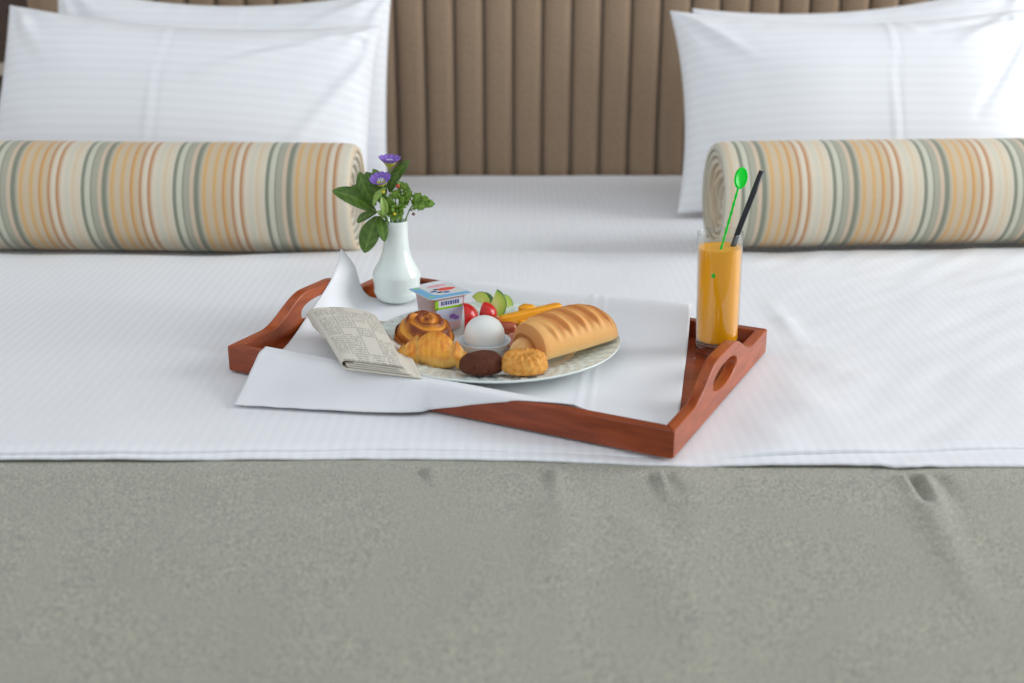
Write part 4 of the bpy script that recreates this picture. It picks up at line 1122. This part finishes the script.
def flower(label, node, axis, rad, droop, under):
    t = thing('purple_flower', label, 'flower', INS + Vector((0.001 if under else -0.002, 0.0, 0)), group='purple flowers')
    c = fy(*node); axis = Vector(axis).normalized()
    stem(t, bez(t.location, MOUTH + Vector((0, 0, 0.01)), c, 10), 0.0010)
    sx_ = axis.cross(Vector((0, 1, 0.2))).normalized(); sy_ = axis.cross(sx_)
    V, Fc = capped(14, 8, lambda u, v: c - t.location + axis*(0.0075*v-0.004) + (sx_*math.cos(2*PI*u)+sy_*math.sin(2*PI*u))*(0.0008 + 0.0068*v**0.8))
    obj('calyx', V, Fc, flat('calyx_green', 186, 190, 70), t)
    nP = 11
    for i in range(nP):
        a = 2*PI*i/nP; rd = sx_*math.cos(a) + sy_*math.sin(a)
        base = c + axis*0.0015 + rd*0.0015; tip = c + rd*rad + axis*(droop*rad) 
        add_leaf(t, base, tip, rad*0.75, axis, -0.08, 0.25, s2l(104, 66, 170), s2l(176, 146, 216), name='petal', m='petal')
    for i in range(7):
        a = 2*PI*i/7 + 0.3; rd = sx_*math.cos(a) + sy_*math.sin(a)
        stem(t, [c + axis*0.002 + rd*0.001, c + axis*0.004 + rd*0.0022, c + axis*0.0066 + rd*0.003], [0.0004, 0.0004, 0.0007], 'stamen', M['p_white'])
flower('topmost purple flower seen from the side, against the headboard', (389.5, 165, 0.004), (0.05, -0.10, 0.98), 0.0130, 0.75, True)
flower('lower purple flower with pale stamens facing forward among leaves', (381.5, 184, -0.014), (-0.12, -0.40, 0.9), 0.0125, 0.75, False)

# ------------------------------------------------------------------ glass of juice
gp = at(716.5, 351.5, BASE); GP = Vector((gp.x, gp.y, B + BASE + 0.0004)); GT = R(-1.3); GHt = 0.1315
gl = thing('tall_glass', 'tall clear glass with thick base standing in the tray corner', 'glass', GP, (0, GT, 0))
obj('wall', *lathe([(0.0224, 0.0136), (0.0227, 0.0130), (0.0231, 0.06), (0.0238, GHt-0.0006), (0.0234, GHt), (0.0228, GHt-0.0006), (0.0224, 0.06), (0.0221, 0.0140), (0.0224, 0.0136)], 64), M['thin_glass'], gl)
obj('base', *lathe([(0.0, 0.0012), (0.017, 0.0008), (0.0190, 0.0006), (0.0205, 0.0), (0.0222, 0.001), (0.0226, 0.003), (0.0227, 0.0042), (0.0228, 0.0110), (0.0228, 0.0122), (0.0222, 0.0132), (0.0205, 0.0132), (0.018, 0.0128), (0.0, 0.0122)], 64), M['glass'], gl)
JT = 0.1150
prof = [(0.0, 0.0139), (0.0195, 0.0139), (0.0208, 0.0142), (0.0216, 0.0152), (0.0219, 0.0175), (0.0222, 0.06), (0.0226, JT-0.0008), (0.02265, JT+0.0003), (0.0218, JT), (0.0, JT)]
ju = obj('orange_juice', *lathe(prof, 64), M['juice'], loc=GP, rot=(0, GT, 0)); tag(ju, 'orange juice filling the tall glass', 'juice')
def gpt(x, y, z): return GP + Matrix.Rotation(GT, 3, 'Y') @ Vector((x, y, z))
s0 = gpt(-0.0135, 0.006, 0.019); s1 = gpt(0.0195, 0.004, GHt)
dd = (s1-s0).normalized(); s2 = at_y(762, 171, s1.y + 0.004)
V, Fc = tube([p - s0 for p in (s0, s0.lerp(s1, 0.5), s1, s1.lerp(s2, 0.5), s2)], 0.0030, 18)
stw = obj('drinking_straw', V, Fc, M['black_plastic'], loc=s0); tag(stw, 'black drinking straw leaning right in the juice', 'straw')
q0 = at_y(713.5, 276, GP.y - 0.0205); q1 = at_y(723.5, 244, GP.y - 0.006); q2 = at_y(741, 178, GP.y + 0.022)
sr = thing('drink_stirrer', 'bright green plastic stirrer with round paddle in the juice', 'stirrer', q0)
qe = q0.lerp(q2, 0.90)
V, Fc = tube([(q0.lerp(qe, i/40)-q0) for i in range(41)], [0.0013 + 0.00025*math.sin(i*1.6) for i in range(41)], 10); obj('rod', V, Fc, M['green_plastic'], sr)
ax = (q2-q0).normalized(); nrm = Vector((0.25, -0.95, -0.2)); nrm = (nrm - ax*nrm.dot(ax)).normalized(); sd = ax.cross(nrm)
cpad = q2 - q0
def paddle():
    V = []; Fc = []; n = 32; prof = [(0.0, 0.0006), (0.70, 0.0006), (0.80, 0.0010), (0.93, 0.0012), (1.0, 0.0006), (1.0, -0.0006), (0.93, -0.0012), (0.80, -0.0010), (0.70, -0.0006), (0.0, -0.0006)]
    for r_, z in prof:
        for i in range(n): a = 2*PI*i/n; V.append(cpad + ax*(0.0118*r_*math.cos(a)) + sd*(0.0080*r_*math.sin(a)) + nrm*z)
    for j in range(len(prof)-1):
        for i in range(n): Fc.append((j*n+i, j*n+(i+1) % n, (j+1)*n+(i+1) % n, (j+1)*n+i))
    return V, Fc
obj('paddle', *paddle(), M['green_plastic'], sr)
tp = obj('tip', *capped(12, 9, lambda u, v: Vector((0.0022*math.sin(PI*lerp(0.04, 0.96, v))*math.cos(2*PI*u), 0.0014*math.sin(PI*lerp(0.04, 0.96, v))*math.sin(2*PI*u), -0.0022*math.cos(PI*lerp(0.04, 0.96, v))))), M['green_plastic'], sr)
